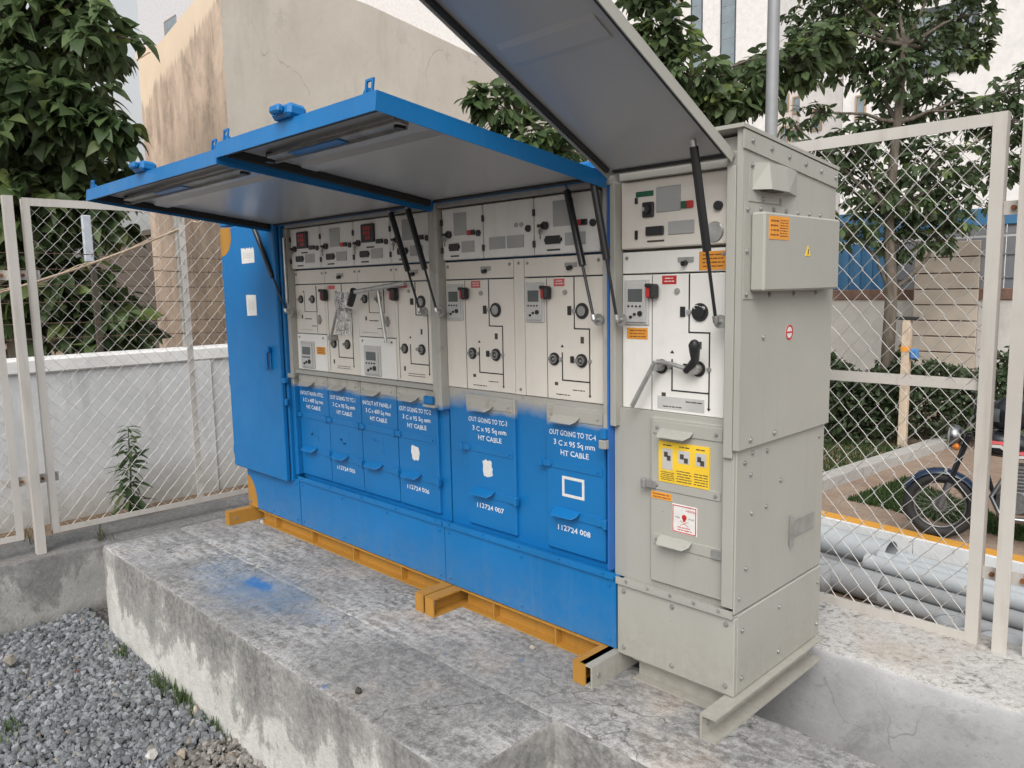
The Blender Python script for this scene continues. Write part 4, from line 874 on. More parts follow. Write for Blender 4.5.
MB().prism([(.27, 1.695), (.325, 1.690), (.325, 1.718), (.305, 1.745)], lambda p: (2.7848, p[0], p[1]), lambda p: (2.7862, p[0], p[1])).build('paper_scrap', M['paper'], sp)
mb = MB(); mb.lathe([(.0, .0012), (.026, .0012), (.026, 0)], (2.785, .31, 1.178), (1,0,0), 18, False); mb.build('round_sign', M['paper'], sp); mb = MB(); mb.lathe([(.019, .0018), (.026, .0018), (.026, .001)], (2.785, .31, 1.178), (1,0,0), 18, False); mb.box(2.7862, 2.7868, .292, .328, 1.175, 1.181); mb.build('sign_ring', M['red'], sp)
bolts(sp, [(2.785, .13, 1.172), (2.785, .06, .85), (2.785, .22, .85)], (1,0,0), .007)
lp = MB().box(2.7645, 2.772, .0, .645, .280, .824, .003).build('lower_side_panel', M['grey'], u3)
bolts(lp, [(2.772, y, z) for y, z in ((.05, .775), (.10, .80), (.09, .73), (.20, .79), (.10, .60), (.20, .60), (.07, .42), (.30, .67), (.60, .78), (.03, .33))], (1,0,0), .0058)
MB().box(2.772, 2.776, .37, .57, .44, .505, .002).box(2.7762, 2.79, .37, .378, .42, .53).build('side_bracket', M['dull_steel'], lp)
ss = MB().box(2.752, 2.774, .0205, .645, .0, .2745, .003).build('side_skirt', M['grey'], u3); bolts(ss, [(2.774, y, z) for y in (.05, .31, .62) for z in (.05, .215)], (1,0,0), .0062)
skirt(u3, 2.302, 2.774, M['grey'])
MB().box(2.258, 2.7215, .046, .104, .277, .907).build('cable_bay_panel', M['grey'], u3)
lv = MB().box(2.284, 2.702, .05, .12, 1.468, 1.698, .004).build('low_voltage_box', M['beige'], u3)
def gx(f): return 2.30+.40*f
y = .05
fplate(lv, 'label_window', M['window'], gx(.33), gx(.57), 1.585, 1.668, y, .004, .002); MB().box(gx(.20), gx(.31), y-.012, y, 1.572, 1.622, .003).cyl((gx(.255), y-.011, 1.598), (gx(.255), y-.02, 1.598), .015, n=14).build('key_switch', M['black'], lv)
MB().box(gx(.225), gx(.25), y-.026, y-.02, 1.592, 1.604).build('key', M['steel'], lv)
MB().box(gx(.58), gx(.63), y-.01, y, 1.59, 1.613, .002).build('push_button', M['green'], lv); MB().box(gx(.635), gx(.69), y-.01, y, 1.59, 1.613, .002).build('push_button', M['red'], lv)
MB().box(gx(.23), gx(.41), y-.010, y, 1.510, 1.54, .003).build('test_terminal', M['black'], lv); fplate(lv, 'label_window', M['window'], gx(.45), gx(.70), 1.508, 1.552, y, .004, .002); fplate(lv, 'nameplate', M['ink'], gx(.24), gx(.41), 1.488, 1.494, y, .002)
MB().cyl((gx(.92), y+.001, 1.588), (gx(.92), y-.01, 1.588), .015, n=14).build('door_lock', M['black'], lv); MB().lathe([(0, .004), (.030, .004), (.034, 0)], (gx(.88), y, 1.507), (0,-1,0), 22, False).build('round_plug', M['steel'], lv)
MB().box(gx(.12), gx(.30), y-.0015, y+.001, 1.642, 1.660).build('green_tape', M['green'], lv); MB().box(gx(.12), gx(.14), y-.008, y, 1.50, 1.53).box(gx(.12), gx(.14), y-.008, y, 1.62, 1.64).build('hinge', M['black'], lv)
mp = module_cb(u3, 2.282, 2.702, YM, M['white'], 23, True)
X = lambda f: 2.282+.42*f; y = YM
fplate(mp, 'orange_label', M['orange'], X(.74), X(.985), 1.388, 1.448, y, .0012); print_lines(mp, X(.76), X(.96), 1.394, 1.443, y-.0012, 4, M['rust'], 5)
fplate(mp, 'orange_label', M['orange'], X(.05), X(.26), 1.155, 1.195, y, .0012); print_lines(mp, X(.07), X(.24), 1.159, 1.191, y-.0012, 3, M['rust'], 6)
fplate(mp, 'paper_label', M['white'], X(.33), X(.42), 1.145, 1.19, y, .001)
text(mp, 'chalk_mark', 'Cte', lambda a, b, d: (X(.70)+a, y-.0075-d, 1.262+b), .02, .045, M['paper'])
# operating levers left in the sockets
ol = thing('operating_lever', (X(.745), y-.02, 1.065), 'black handled steel operating lever in the socket of the grey cabinet', 'lever')
mb = MB(); a = Vector((X(.745), y-.02, 1.068)); b = Vector((X(.83), y-.085, 1.150)); mb.tube([a+Vector((-.03, -.01, -.01)), a+(b-a)*.35, a+(b-a)*.7, b], [.011, .014, .017, .019], 12); mb.lathe([(.0001, .019), (.013, .014), (.019, 0)], b, b-a, 12); mb.build('grip', M['black'], ol)
MB().tube([(X(.40), y-.03, 1.085), (X(.55), y-.032, 1.078), (X(.66), y-.03, 1.068), (X(.745), y-.028, 1.065)], .0075, 10).cyl((X(.745), y-.036, 1.065), (X(.745), y-.012, 1.065), .018, n=6).build('shaft', M['steel'], ol)
ol2 = thing('crank_lever', (X(.40), y-.02, 1.065), 'plain steel crank lever slanting down left on the white mechanism panel', 'lever')
MB().cyl((X(.40), y-.012, 1.065), (X(.40), y-.05, 1.065), .014, n=10).build('socket', M['dull_steel'], ol2); MB().cyl((X(.41), y-.045, 1.085), (X(.205), y-.06, .925), .0085, n=10).build('bar', M['steel'], ol2)
cg = cable_cover(u3, 2.425, 2.714, .302, .892, .030, M['grey'], clipmat=M['dull_steel'])
cz = lambda f: .892-f*.59; cx = lambda f: 2.425+.289*f; YC = .030
fplate(cg, 'yellow_notice', M['yellow_label'], cx(.13), cx(.815), cz(.375), cz(.135), YC, .0055)
for i, (a, b) in enumerate(((.16, .35), (.38, .585), (.61, .80))):
    print_lines(cg, cx(a), cx(b), cz(.365), cz(.29 if i else .31), YC-.0056, 5, M['ink'], 31+i); print_lines(cg, cx(a+.03), cx(b-.03), cz(.165), cz(.145), YC-.0056, 1, M['ink'], 41+i)
    fplate(cg, 'notice_picture', M['label_grey'], cx(a+.025), cx(b-.025), cz(.30 if i == 0 else .25), cz(.175), YC-.0055, .0006)
    MB().box(cx(a+.05), cx(a+.10), YC-.0068, YC-.006, cz(.225), cz(.195)).box(cx(b-.1), cx(b-.05), YC-.0068, YC-.006, cz(.245), cz(.215)).build('print', M['ink'], cg)
fplate(cg, 'orange_label', M['orange'], cx(.0)+.004, cx(.31), cz(.487), cz(.445), YC, .0014); print_lines(cg, cx(.03), cx(.29), cz(.483), cz(.449), YC-.0014, 2, M['rust'], 51)
dz = (cx(.315), cx(.655), cz(.665), cz(.495))
fplate(cg, 'danger_plate', M['paper'], dz[0], dz[1], dz[2], dz[3], YC, .002, .001); t = .003
MB().box(dz[0]+t, dz[1]-t, YC-.0027, YC-.002, dz[3]-2*t, dz[3]-t).box(dz[0]+t, dz[1]-t, YC-.0027, YC-.002, dz[2]+t, dz[2]+2*t).box(dz[0]+t, dz[0]+2*t, YC-.0027, YC-.002, dz[2]+2*t, dz[3]-2*t).box(dz[1]-2*t, dz[1]-t, YC-.0027, YC-.002, dz[2]+2*t, dz[3]-2*t).build('plate_border', M['red'], cg)
xc = (dz[0]+dz[1])/2; zc = cz(.572); mb = MB(); mb.lathe([(.0, .0006), (.0095, .0006), (.0095, 0)], (xc, YC-.002, zc+.004), (0,-1,0), 14, False); mb.box(xc-.005, xc+.005, YC-.0026, YC-.002, zc-.011, zc-.003)
for s in (-1, 1): mb.prism([(-.016, -.016*s-.0018), (.016, .016*s-.0018), (.016, .016*s+.0018), (-.016, -.016*s+.0018)][::-1], lambda p: (xc+p[0], YC-.002, zc-.018+p[1]*.5), lambda p: (xc+p[0], YC-.0026, zc-.018+p[1]*.5))
mb.build('skull_and_bones', M['red'], cg)
lettering(cg, 'DANGER', xc+.024, cz(.53), YC-.0012, .011, .036, M['red']); lettering(cg, 'खतरा' if False else '11000', xc-.027, cz(.575), YC-.0012, .008, .02, M['ink']); lettering(cg, 'VOLTS', xc+.027, cz(.575), YC-.0012, .008, .022, M['ink'])
print_lines(cg, dz[0]+.02, dz[1]-.02, cz(.65), cz(.62), YC-.002, 2, M['red'], 61)
YC = .048
f3, T3 = flap(u3, 2.285, 2.752, .93, 26.3, 1.722, M['grey'], latch=False, hy=-.01, d=.022); n3 = Vector((0, math.sin(R(26.3)), math.cos(R(26.3))))
for (bu, bv, tu, tv) in ((617, 320, 591, 168), (716, 322, 693, 140)): strut(u3, ony(bu, bv, -.02), onp(tu, tv, Vector((0, -.01, 1.717)), n3))
beam_set(u3, (2.305, 2.742), 2.365, 2.738, M['grey'], yfront=-.15, ribs=(), flip=(0,))
# ---- loose operating lever and plastic bag hanging on unit 1
lv1 = thing('operating_lever', (.62, .02, 1.31), 'long steel operating lever with black grip across the second and third panels', 'lever')
ga = ony(350, 305, -.02); gb_ = ony(354, 290, -.03); e = ony(405, 283, .02)
MB().tube([ga, ga.lerp(gb_, .5), gb_], [.017, .019, .018], 12).build('grip', M['black'], lv1); MB().cyl(gb_+Vector((.0, 0, -.01)), e, .011, n=12).build('shaft', M['steel'], lv1)
s1, s2 = ony(378, 291, .01), ony(386, 343, .02); MB().cyl(s1, s2, .009, n=10).build('side_bar', M['steel'], lv1)
lv2 = thing('crank_lever', (.42, .03, 1.2), 'thin steel crank hanging bent on the second narrow panel', 'lever')
q = [ony(u, v, .025) for u, v in ((331, 338), (337, 310), (351, 310))]; MB().tube([q[0], q[0].lerp(q[1], .9), q[1]+Vector((.01, 0, .004)), q[2]], .007, 8).build('bar', M['dull_steel'], lv2); MB().cyl(q[0]+Vector((0,.03,0)), q[0]-Vector((0,.01,0)), .016, n=10).build('socket', M['dull_steel'], lv2)
mb = MB(); A = [ony(u, v, .03) for u, v in ((337, 290), (347, 293), (353, 318), (351, 336), (335, 336), (337, 312))]
W = 8; r_ = random.Random(4); grid = []
for j in range(9):
    for i in range(W):
        u_ = 336+(14*(i/(W-1)))-2*math.sin(j*.9)*(1-j/9); v_ = 292+j*5.4; pnt = ony(u_, v_, .018+.016*math.sin(i*1.7+j*.8)+r_.uniform(-.006, .006)); grid.append(pnt)
mb.add(grid, [(j*W+i, j*W+i+1, (j+1)*W+i+1, (j+1)*W+i) for j in range(8) for i in range(W-1)], False); bgm = mb.build('plastic_bag', M['clear'], org=grid[4*W+4]); tag(bgm, 'crumpled clear plastic bag hanging on the second narrow panel', 'plastic bag')
# ================================================================= beyond the right fence
def pavers():
    t = NT('brown_paving', .9, spec=.2); n = t.noise(2, 7, .65); br = t.n('ShaderNodeTexBrick'); t.L(t.pos, br.inputs['Vector']); br.inputs['Scale'].default_value = 4.5
    br.inputs['Color1'].default_value = (.24, .165, .125, 1); br.inputs['Color2'].default_value = (.30, .215, .165, 1); br.inputs['Mortar'].default_value = (.15, .115, .09, 1); br.inputs['Mortar Size'].default_value = .012
    a = t.mix(t.ramp(n, (.4, 0.), (.65, .6)), br.outputs[0], (.33, .27, .21)); t.col(a); t.bump(t.noise(40, 5), .4, .01); return t.m
M['pavers'] = pavers()
KA, KB = onz(815, 512, -.93), onz(967, 547, -.93); kd = (KB-KA).normalized(); kn = Vector((-kd.y, kd.x, 0))
def along(s, o, z): p = KA+kd*s+kn*o; return (p.x, p.y, z)
def strip_poly(name, s0, s1, o0, o1, z0, z1, mat, parent=None, org=None):
    mb = MB(); A = [along(s0, o0, 0), along(s1, o0, 0), along(s1, o1, 0), along(s0, o1, 0)]
    mb.prism([(p[0], p[1]) for p in A], lambda p: (p[0], p[1], z0), lambda p: (p[0], p[1], z1)); return mb.build(name, mat, parent, org)
o = strip_poly('footpath', -25, 30, .11, 60, -1.4, -.95, M['pavers'], org=(0, 9, -1)); tag(o, kind='structure')
kb = thing('painted_kerb', along(1, 0, -1.25), 'low white painted kerb with yellow top beyond the pipes', 'kerb')
M['white_paint'] = limewash('white_kerb_paint', (.70, .72, .73))
M['yellow_paint'] = paint('yellow_kerb_paint', (.62, .30, .04), .7, .5, (.3, .2, .1)).m
for i in range(-5, 8):
    b = strip_poly('kerb_block', i*1.0, i*1.0+.992, -.10, .105, -1.35, -.934, M['white_paint'], kb); strip_poly('painted_top', i*1.0+.002, i*1.0+.990, -.055, .10, -.9339, -.9295, M['yellow_paint'], b)
# second kerb: grey concrete, running away from the camera
a0, a1 = onz(815, 479, -.83), onz(962, 432, -.83); gd = (a1-a0).normalized(); gn = Vector((-gd.y, gd.x, 0))
gk = thing('grey_kerb', a0+gd*2+Vector((0, 0, -.12)), 'grey concrete kerb running away beside the soil strip', 'kerb')
M['kerb_conc'] = limewash('kerb_concrete', (.40, .39, .37))
for i in range(-3, 8):
    p = [a0+gd*(i*.9+e)+gn*q for e, q in ((0, -.1), (.885, -.1), (.885, .1), (0, .1))]
    MB().prism([(q.x, q.y) for q in p], lambda q: (q[0], q[1], -1.0), lambda q: (q[0], q[1], -.83)).build('kerb_stone', M['kerb_conc'], gk)
# soil and grass behind the grey kerb
q = [a0+gd*-3+gn*.1, a0+gd*9+gn*.1, a0+gd*9+gn*9, a0+gd*-3+gn*9]
MB().prism([(p.x, p.y) for p in q], lambda p: (p[0], p[1], -.96), lambda p: (p[0], p[1], -.90)).build('planting_soil', M['soil'])['kind'] = 'structure'
def leafmat(name, tint=True, k=1.0, trans=.45):
    t = NT(name, .45, spec=.35)
    c = t.attr('tint') if tint else t.ramp(t.orand(), (0., sc((.042, .078, .032), k)), (.45, sc((.068, .115, .046), k)), (.8, sc((.105, .160, .060), k)), (1., sc((.16, .205, .08), k)))
    n = t.noise(25, 3); c = t.mix(t.ramp(n, (.35, .0), (.7, .35)), c, t.mix(.5, c, (.10, .13, .05)))
    t.col(c); tr = t.n('ShaderNodeBsdfTranslucent'); t.L(c, tr.inputs[0]); mx = t.n('ShaderNodeMixShader'); mx.inputs[0].default_value = trans
    out = t.t.nodes['Material Output']; t.L(t.b.outputs[0], mx.inputs[1]); t.L(tr.outputs[0], mx.inputs[2]); t.L(mx.outputs[0], out.inputs[0]); return t.m
M['leaf'] = leafmat('leaf_tinted'); M['leaf_o'] = leafmat('leaf_single', False)
def bark():
    t = NT('bark', .95, spec=.15); n = t.noise(1, 7, .7, t.sc(t.pos, (18, 18, 5))); t.col(t.ramp(n, (.3, (.065, .055, .045)), (.7, (.19, .165, .135)))); t.bump(n, .8, .02); return t.m
M['bark'] = bark()
def blades(name, pts, h, mat, parent=None, label=None, cat=None, kind=None, seed=5, w=.006, tint=(.05, .10, .025), lean=.5, org=(0,0,0)):
    rg = np.random.default_rng(seed); n = len(pts); P = np.array(pts); H = h*rg.uniform(.5, 1.2, n); a = rg.uniform(0, 6.28, n); L = rg.uniform(.1, lean, n)*H
    dx, dy = np.cos(a), np.sin(a); ws = w*rg.uniform(.6, 1.3, n); V = np.zeros((n, 5, 3))
    V[:, 0] = P+np.stack([-dy*ws, dx*ws, 0*a], 1); V[:, 1] = P-np.stack([-dy*ws, dx*ws, 0*a], 1)
    mid = P+np.stack([dx*L*.35, dy*L*.35, H*.6], 1); V[:, 2] = mid-np.stack([-dy*ws*.7, dx*ws*.7, 0*a], 1); V[:, 3] = mid+np.stack([-dy*ws*.7, dx*ws*.7, 0*a], 1); V[:, 4] = P+np.stack([dx*L, dy*L, H], 1)
    f = np.array([(0,1,2),(0,2,3),(3,2,4)]); Fc = (f[None]+np.arange(n)[:, None, None]*5).reshape(-1, 3)
    C = np.repeat(np.array(tint)[None]*rg.uniform(.6, 1.7, (n, 1)), 5, 0)
    o = raw(name, V.reshape(-1, 3), Fc, mat, parent, cols=C, org=org); tag(o, label, cat, kind=kind); return o
# turf triangle on the path and turf strip behind the kerb
tri = [onz(847, 500, -.945), onz(905, 478, -.945), onz(1100, 560, -.945)]; rg = np.random.default_rng(8); pts = []
for _ in range(9000):
    a, b = sorted(rg.random(2)); p = tri[0]*a+tri[1]*(b-a)+tri[2]*(1-b); pts.append((p.x, p.y, -.948))
blades('grass', pts, .05, M['leaf'], label='green grass triangle on the brown path under the motorcycle', cat='grass', kind='stuff', tint=(.045, .085, .025))
pts = []
for _ in range(7000):
    p = a0+gd*rg.uniform(-1.5, 2.6)+gn*rg.uniform(.12, 1.3)**1.0; pts.append((p.x, p.y, -.90))
blades('grass', pts, .06, M['leaf'], label='green grass strip behind the grey kerb', cat='grass', kind='stuff', seed=6, tint=(.05, .09, .028))

# pipes stacked behind the fence
M['pvc'] = paint('grey_pipe', (.40, .43, .45), .5, .25, (.25, .25, .24)).m; M['cpipe'] = limewash('cement_pipe', (.29, .30, .31))
def pipe(p0, p1, r, label, mat, wall=.012):
    p0, p1 = Vector(p0), Vector(p1); d = (p1-p0); L = d.length
    mb = MB()
    for a_, b_ in (((r, 0), (r, L)), ((r, L), (r-wall, L)), ((r-wall, L), (r-wall, 0)), ((r-wall, 0), (r, 0))): mb.lathe([a_, b_], p0, d, 32); o = mb.build('pipe', mat, org=p0); tag(o, label, 'pipe', 'pipes stacked behind the fence'); return o
def pxpipe(u, v, z, s0, s1, r, label, mat): 
    p = onz(u, v, z); return pipe(p+kd*s0, p+kd*s1, r, label, mat)
ZD = -1.26
pxpipe(891, 556, ZD+.28, -3.5, 0, .125, 'large pale pipe on top, its end facing the middle of the stack', M['pvc'])
pxpipe(854, 581, ZD+.125, -3.4, .25, .122, 'thick dull grey pipe lying lowest at the left', M['cpipe'])
pxpipe(868, 566, ZD+.125, -3.4, .1, .122, 'thick dull grey pipe hidden behind the lowest left one', M['cpipe'])
base_ = Vector((1.72, 4.13, 0)); rp = .064; rs = random.Random(12)
for lay, names in enumerate((('first', 'second', 'third', 'fourth', 'fifth'), ('first', 'second', 'third', 'fourth'), ('first', 'second', 'third'))):
    for k, nm in enumerate(names):
        p = base_+Vector((0, 1, 0))*(k*2.03*rp+lay*1.015*rp); p.z = ZD+rp+lay*rp*1.76; a_ = rs.uniform(-.12, .10)
        pipe(p+kd*a_, p+kd*(3.0+rs.uniform(-.2, .3)), rp, nm+' slim pipe from the fence in the '+('bottom', 'middle', 'top')[lay]+' layer of the right stack', M['cpipe'] if lay < 2 else M['pvc'], .008)
for (u, v, r, h, lab) in ((951, 614, .115, .24, 'short pipe ring standing upright behind the fence mesh'), (1000, 632, .15, .23, 'short pipe ring standing upright behind the right post'), (822, 557, .085, .26, 'short pipe ring standing upright beside the grey cabinet')):
    p = onz(u, v, ZD+h)+Vector((.05, -.12, 0)); mb = MB(); mb.lathe([(r-.03, 0), (r, 0), (r, h), (r-.03, h), (r-.03, 0)], (p.x, p.y, ZD-.0), (0,0,1), 28, True); tag(mb.build('pipe_ring', M['cpipe'], org=(p.x, p.y, ZD)), lab, 'pipe ring', 'upright pipe rings')

# wooden post with tape
wp = onz(902, 447, -.905); M['wood'] = flat('pale_weathered_wood', (.52, .42, .32), .9, var=.25, scale=7)
pp = thing('wooden_post', wp, 'pale wooden post with dark cap and blue tag standing by the grey kerb', 'post')
MB().box(wp.x-.05, wp.x+.05, wp.y-.05, wp.y+.05, wp.z, wp.z+1.72, .006).build('shaft', M['wood'], pp); MB().box(wp.x-.13, wp.x+.13, wp.y-.06, wp.y+.06, wp.z+1.72, wp.z+1.76, .008).build('cap', M['rubber'], pp)
MB().box(wp.x-.054, wp.x+.054, wp.y-.054, wp.y+.054, wp.z+1.30, wp.z+1.37).build('band', M['orange'], pp); M['tagblue'] = flat('blue_tag', (.06, .2, .45), .5); MB().box(wp.x+.055, wp.x+.16, wp.y-.05, wp.y+.02, wp.z+1.2, wp.z+1.34, .02).build('tag', M['tagblue'], pp)

# boundary wall, sheets and slatted gate
M['brick_red'] = flat('brown_brick_coping', (.20, .125, .095), .9, var=.3, scale=6); M['sheet_blue'] = paint('blue_sheet_paint', (.06, .19, .36), .5, .3).m; M['sheet_grey'] = paint('grey_sheet_paint', (.20, .21, .23), .5, .3).m
YW = 12.7
bwl = thing('boundary_wall', (0, YW, -.95), 'white boundary wall with brown coping behind the hedge', 'wall')
MB().box(-7, 9, YW, YW+.2, -1.2, .98).build('wall_body', M['dirty_white'], bwl); MB().box(-7, 9, YW-.03, YW+.23, .981, 1.17, .01).build('coping', M['brick_red'], bwl)
gs = thing('sheet_fence', (2, YW+.7, -.95), 'dark grey sheet fence with blue top band above the white wall', 'sheet fence')
x = -2.6
while x < 7: MB().box(x, x+.585, YW+.7, YW+.73, -.95, 2.25, .004).build('sheet', M['sheet_grey'], gs); x += .6
MB().box(-2.6, 7, YW+.66, YW+.76, 2.251, 2.55, .01).build('top_band', M['sheet_blue'], gs)
for zz in (1.35, 1.75, 2.1): MB().box(-2.6, 7, YW+.68, YW+.699, zz-.012, zz+.012).build('seam_rail', M['sheet_grey'], gs)
bs = thing('corrugated_sheet', (-2.5, YW+.4, -.95), 'corrugated blue sheet hoarding left of the tree trunk', 'hoarding'); x = -7.0; k = 0
while x < -1.55: MB().box(x, x+.11, YW+.40-(.04 if k % 2 else 0), YW+.44-(.04 if k % 2 else 0), -.95, 2.5).build('rib_sheet', M['sheet_blue'], bs); x += .1105; k += 1
MB().box(-7, -1.5, YW+.3, YW+.35, 2.38, 2.6).build('top_rail', M['sheet_blue'], bs)
M['beige_wall'] = flat('beige_boards', (.50, .44, .37), .8, var=.12, scale=3)
ga_, gb2 = ony(914, 300, YW-.5), ony(978, 300, YW-.5)
gt = thing('slatted_gate', ((ga_.x+gb2.x)/2, YW-.5, -.95), 'beige board gate with dark joints in front of the white wall', 'gate')
MB().box(ga_.x+.01, gb2.x-.01, YW-.48, YW-.42, -.95, 1.95).build('backing', M['brick_red'], gt)
for i in range(11): MB().box(ga_.x, gb2.x, YW-.52, YW-.4805, -.93+.264*i, -.93+.264*i+.245, .006).build('board', M['beige_wall'], gt)
tag(MB().box(-6, 8, YW-.75, YW-.70, 1.98, 2.015).build('white_rail', M['white_paint'], org=(0, YW-.7, 2)), 'thin white horizontal rail running above the slatted gate', 'rail')
for x in (3.2,): tag(MB().box(x, x+.05, YW-.76, YW-.71, -.95, 1.979).build('rail_post', M['white_paint'], org=(x, YW-.7, -.95)), 'thin white post carrying the rail in front of the boundary wall', 'post')

# lamp pole
pb_ = atd(771, 140, 6.6); M['pole'] = flat('pale_grey_pole', (.27, .28, .29), .5, .2, var=.06)
lp_ = thing('lamp_pole', (pb_.x, pb_.y, -.95), 'pale grey lamp pole rising behind the grey cabinet', 'lamp pole')
MB().cyl((pb_.x, pb_.y, -.95), (pb_.x, pb_.y, 6.5), .055, .047, n=20).build('shaft', M['pole'], lp_); MB().cyl((pb_.x, pb_.y, -.95), (pb_.x, pb_.y, -.6), .10, n=16).build('base_sleeve', M['pole'], lp_)
MB().tube([(pb_.x, pb_.y, 6.5), (pb_.x+.1, pb_.y-.1, 6.8), (pb_.x+.5, pb_.y-.5, 7.0)], .04, 10).build('arm', M['pole'], lp_); MB().box(pb_.x+.4, pb_.x+.75, pb_.y-.75, pb_.y-.4, 6.93, 7.03, .02).build('lamp_head', M['pole'], lp_)

# ---------------------------------------------------------------- far buildings
M['bwhite'] = limewash('white_facade', (.72, .71, .70)); M['blav'] = limewash('pale_lavender_facade', (.60, .60, .63)); M['bpink'] = limewash('pinkish_white_facade', (.66, .61, .58))
M['glass'] = flat('window_glass', (.20, .25, .28), .08, spec=.8, var=.15, scale=1.5); M['frame_tan'] = flat('tan_window_frame', (.38, .28, .2), .6); M['frame_dark'] = flat('dark_window_frame', (.055, .065, .08), .5)
def building(name, u0, u1, y, vtop, depth, mat, label, extra=6.0):
    a, b = ony(u0, 120, y), ony(u1, 120, y); zt_ = ony((u0+u1)/2, vtop, y).z if vtop is not None else ony(u0, 0, y).z+extra
    t = thing(name, ((a.x+b.x)/2, y, -.95), label, 'building'); MB().box(a.x, b.x, y, y+depth, -.95, zt_).build('wall', mat, t)
    return t, zt_
def win(t, u0, v0, u1, v1, y, frame, nx=1, nz=1, fw=.1, sill=True):
    p, q = ony(u0, v0, y), ony(u1, v1, y); x0, x1, z1, z0 = p.x, q.x, p.z, q.z
    w = MB().box(x0, x1, y-.06, y-.001, z0, z0+fw).box(x0, x1, y-.06, y-.001, z1-fw, z1).box(x0, x0+fw, y-.06, y-.001, z0+fw, z1-fw).box(x1-fw, x1, y-.06, y-.001, z0+fw, z1-fw).build('window', frame, t)
    for i in range(nx):
        for j in range(nz):
            g_ = .02; xa = x0+fw+(x1-x0-2*fw)*i/nx+g_; xb = x0+fw+(x1-x0-2*fw)*(i+1)/nx-g_; za = z0+fw+(z1-z0-2*fw)*j/nz+g_; zb = z0+fw+(z1-z0-2*fw)*(j+1)/nz-g_
            MB().box(xa, xb, y-.03, y-.0015, za, zb).build('pane', M['glass'], w)
w1, _ = building('tower_block', 300, 774, 45, None, 14, M['bwhite'], 'tall white block with glass strips behind the raised flap')
for (a, b) in ((722, 735), (692, 702)): win(w1, a, -60, b, 88, 45, M['frame_dark'], 1, 9, .06)
for v in (-45, -5): win(w1, 660, v, 680, v+27, 45, M['frame_tan'], 2, 1, .12)
for v in (40, 85): win(w1, 655, v, 676, v+25, 45, M['frame_tan'], 2, 1, .12)
w0, _ = building('tall_building', 146, 262, 40, None, 12, M['blav'], 'pale lavender tall building behind the peach building'); win(w0, 164, 22, 178, 40, 40, M['frame_tan'], 1, 1, .1); win(w0, 164, -40, 178, -22, 40, M['frame_tan'], 1, 1, .1)
w2, z2 = building('low_building', 776, 800, 34, 84, 10, M['bpink'], 'pinkish low building with small windows just right of the lamp pole')
for (a, v) in ((781, 95), (793, 97), (780, 127), (792, 129)): win(w2, a, v, a+8, v+16, 34, M['frame_tan'], 1, 1, .07)
w2b, _ = building('low_building', 799.5, 842, 33, 84, 10, M['bwhite'], 'white low building behind the small leafy branch'); win(w2b, 812, 110, 822, 130, 33, M['frame_tan'], 1, 1, .07)
MB().box(ony(798, 100, 33).x, ony(843, 100, 33).x, 32.85, 33.3, ony(820, 84, 33).z+.001, ony(820, 84, 33).z+.25).build('parapet', M['bwhite'], w2b)
w2c, _ = building('grey_building', 818, 905, 52, 58, 10, M['blav'], 'grey lavender building far behind the right tree'); 
for a in (838, 850, 862): win(w2c, a, 70, a+8, 84, 52, M['glass'], 1, 1, .1)
w3, _ = building('white_hospital_block', 842.5, 1260, 24, None, 12, M['bwhite'], 'big white block with a dark framed window at the top right')
zz = ony(842.5, 92, 24); 
win(w3, 908, 14, 977, 67, 24, M['frame_dark'], 3, 2, .16); win(w3, 1060, 0, 1120, 55, 24, M['frame_dark'], 3, 2, .16); win(w3, 856, 96, 866, 118, 24, M['frame_tan'], 1, 1, .05)
# ================================================================= plants
def leaf_template(kind):
    # x along the leaf, y across, z up; folded along the midrib and drooping
    if kind == 'broad': prof = [(0, .02), (.08, .16), (.2, .27), (.36, .31), (.55, .27), (.75, .16), (.9, .06), (1, .0)]; dr = .45
    else: prof = [(0, .015), (.2, .10), (.45, .19), (.7, .20), (.88, .11), (1, .0)]; dr = .35
    V = []
    for x, w in prof:
        z = -dr*x*x; V += [(x, -w, z+.22*w), (x, 0, z), (x, w, z+.22*w)]
    F = []
    for i in range(len(prof)-1):
        a = i*3
        for k in (0, 1): F += [(a+k, a+3+k, a+4+k), (a+k, a+4+k, a+1+k)]
    return np.array(V), np.array(F)
LT = {k: leaf_template(k) for k in ('broad', 'long')}
def frames(n, dirs, rg, roll=.5):
    d = dirs/np.linalg.norm(dirs, axis=1)[:, None]; up = np.array([0, 0, 1.])[None]+rg.normal(0, roll, (n, 3))
    y = np.cross(up, d); y /= np.linalg.norm(y, axis=1)[:, None]; z = np.cross(d, y); return np.stack([d, y, z], 2)
CAMN = np.array(CAM)
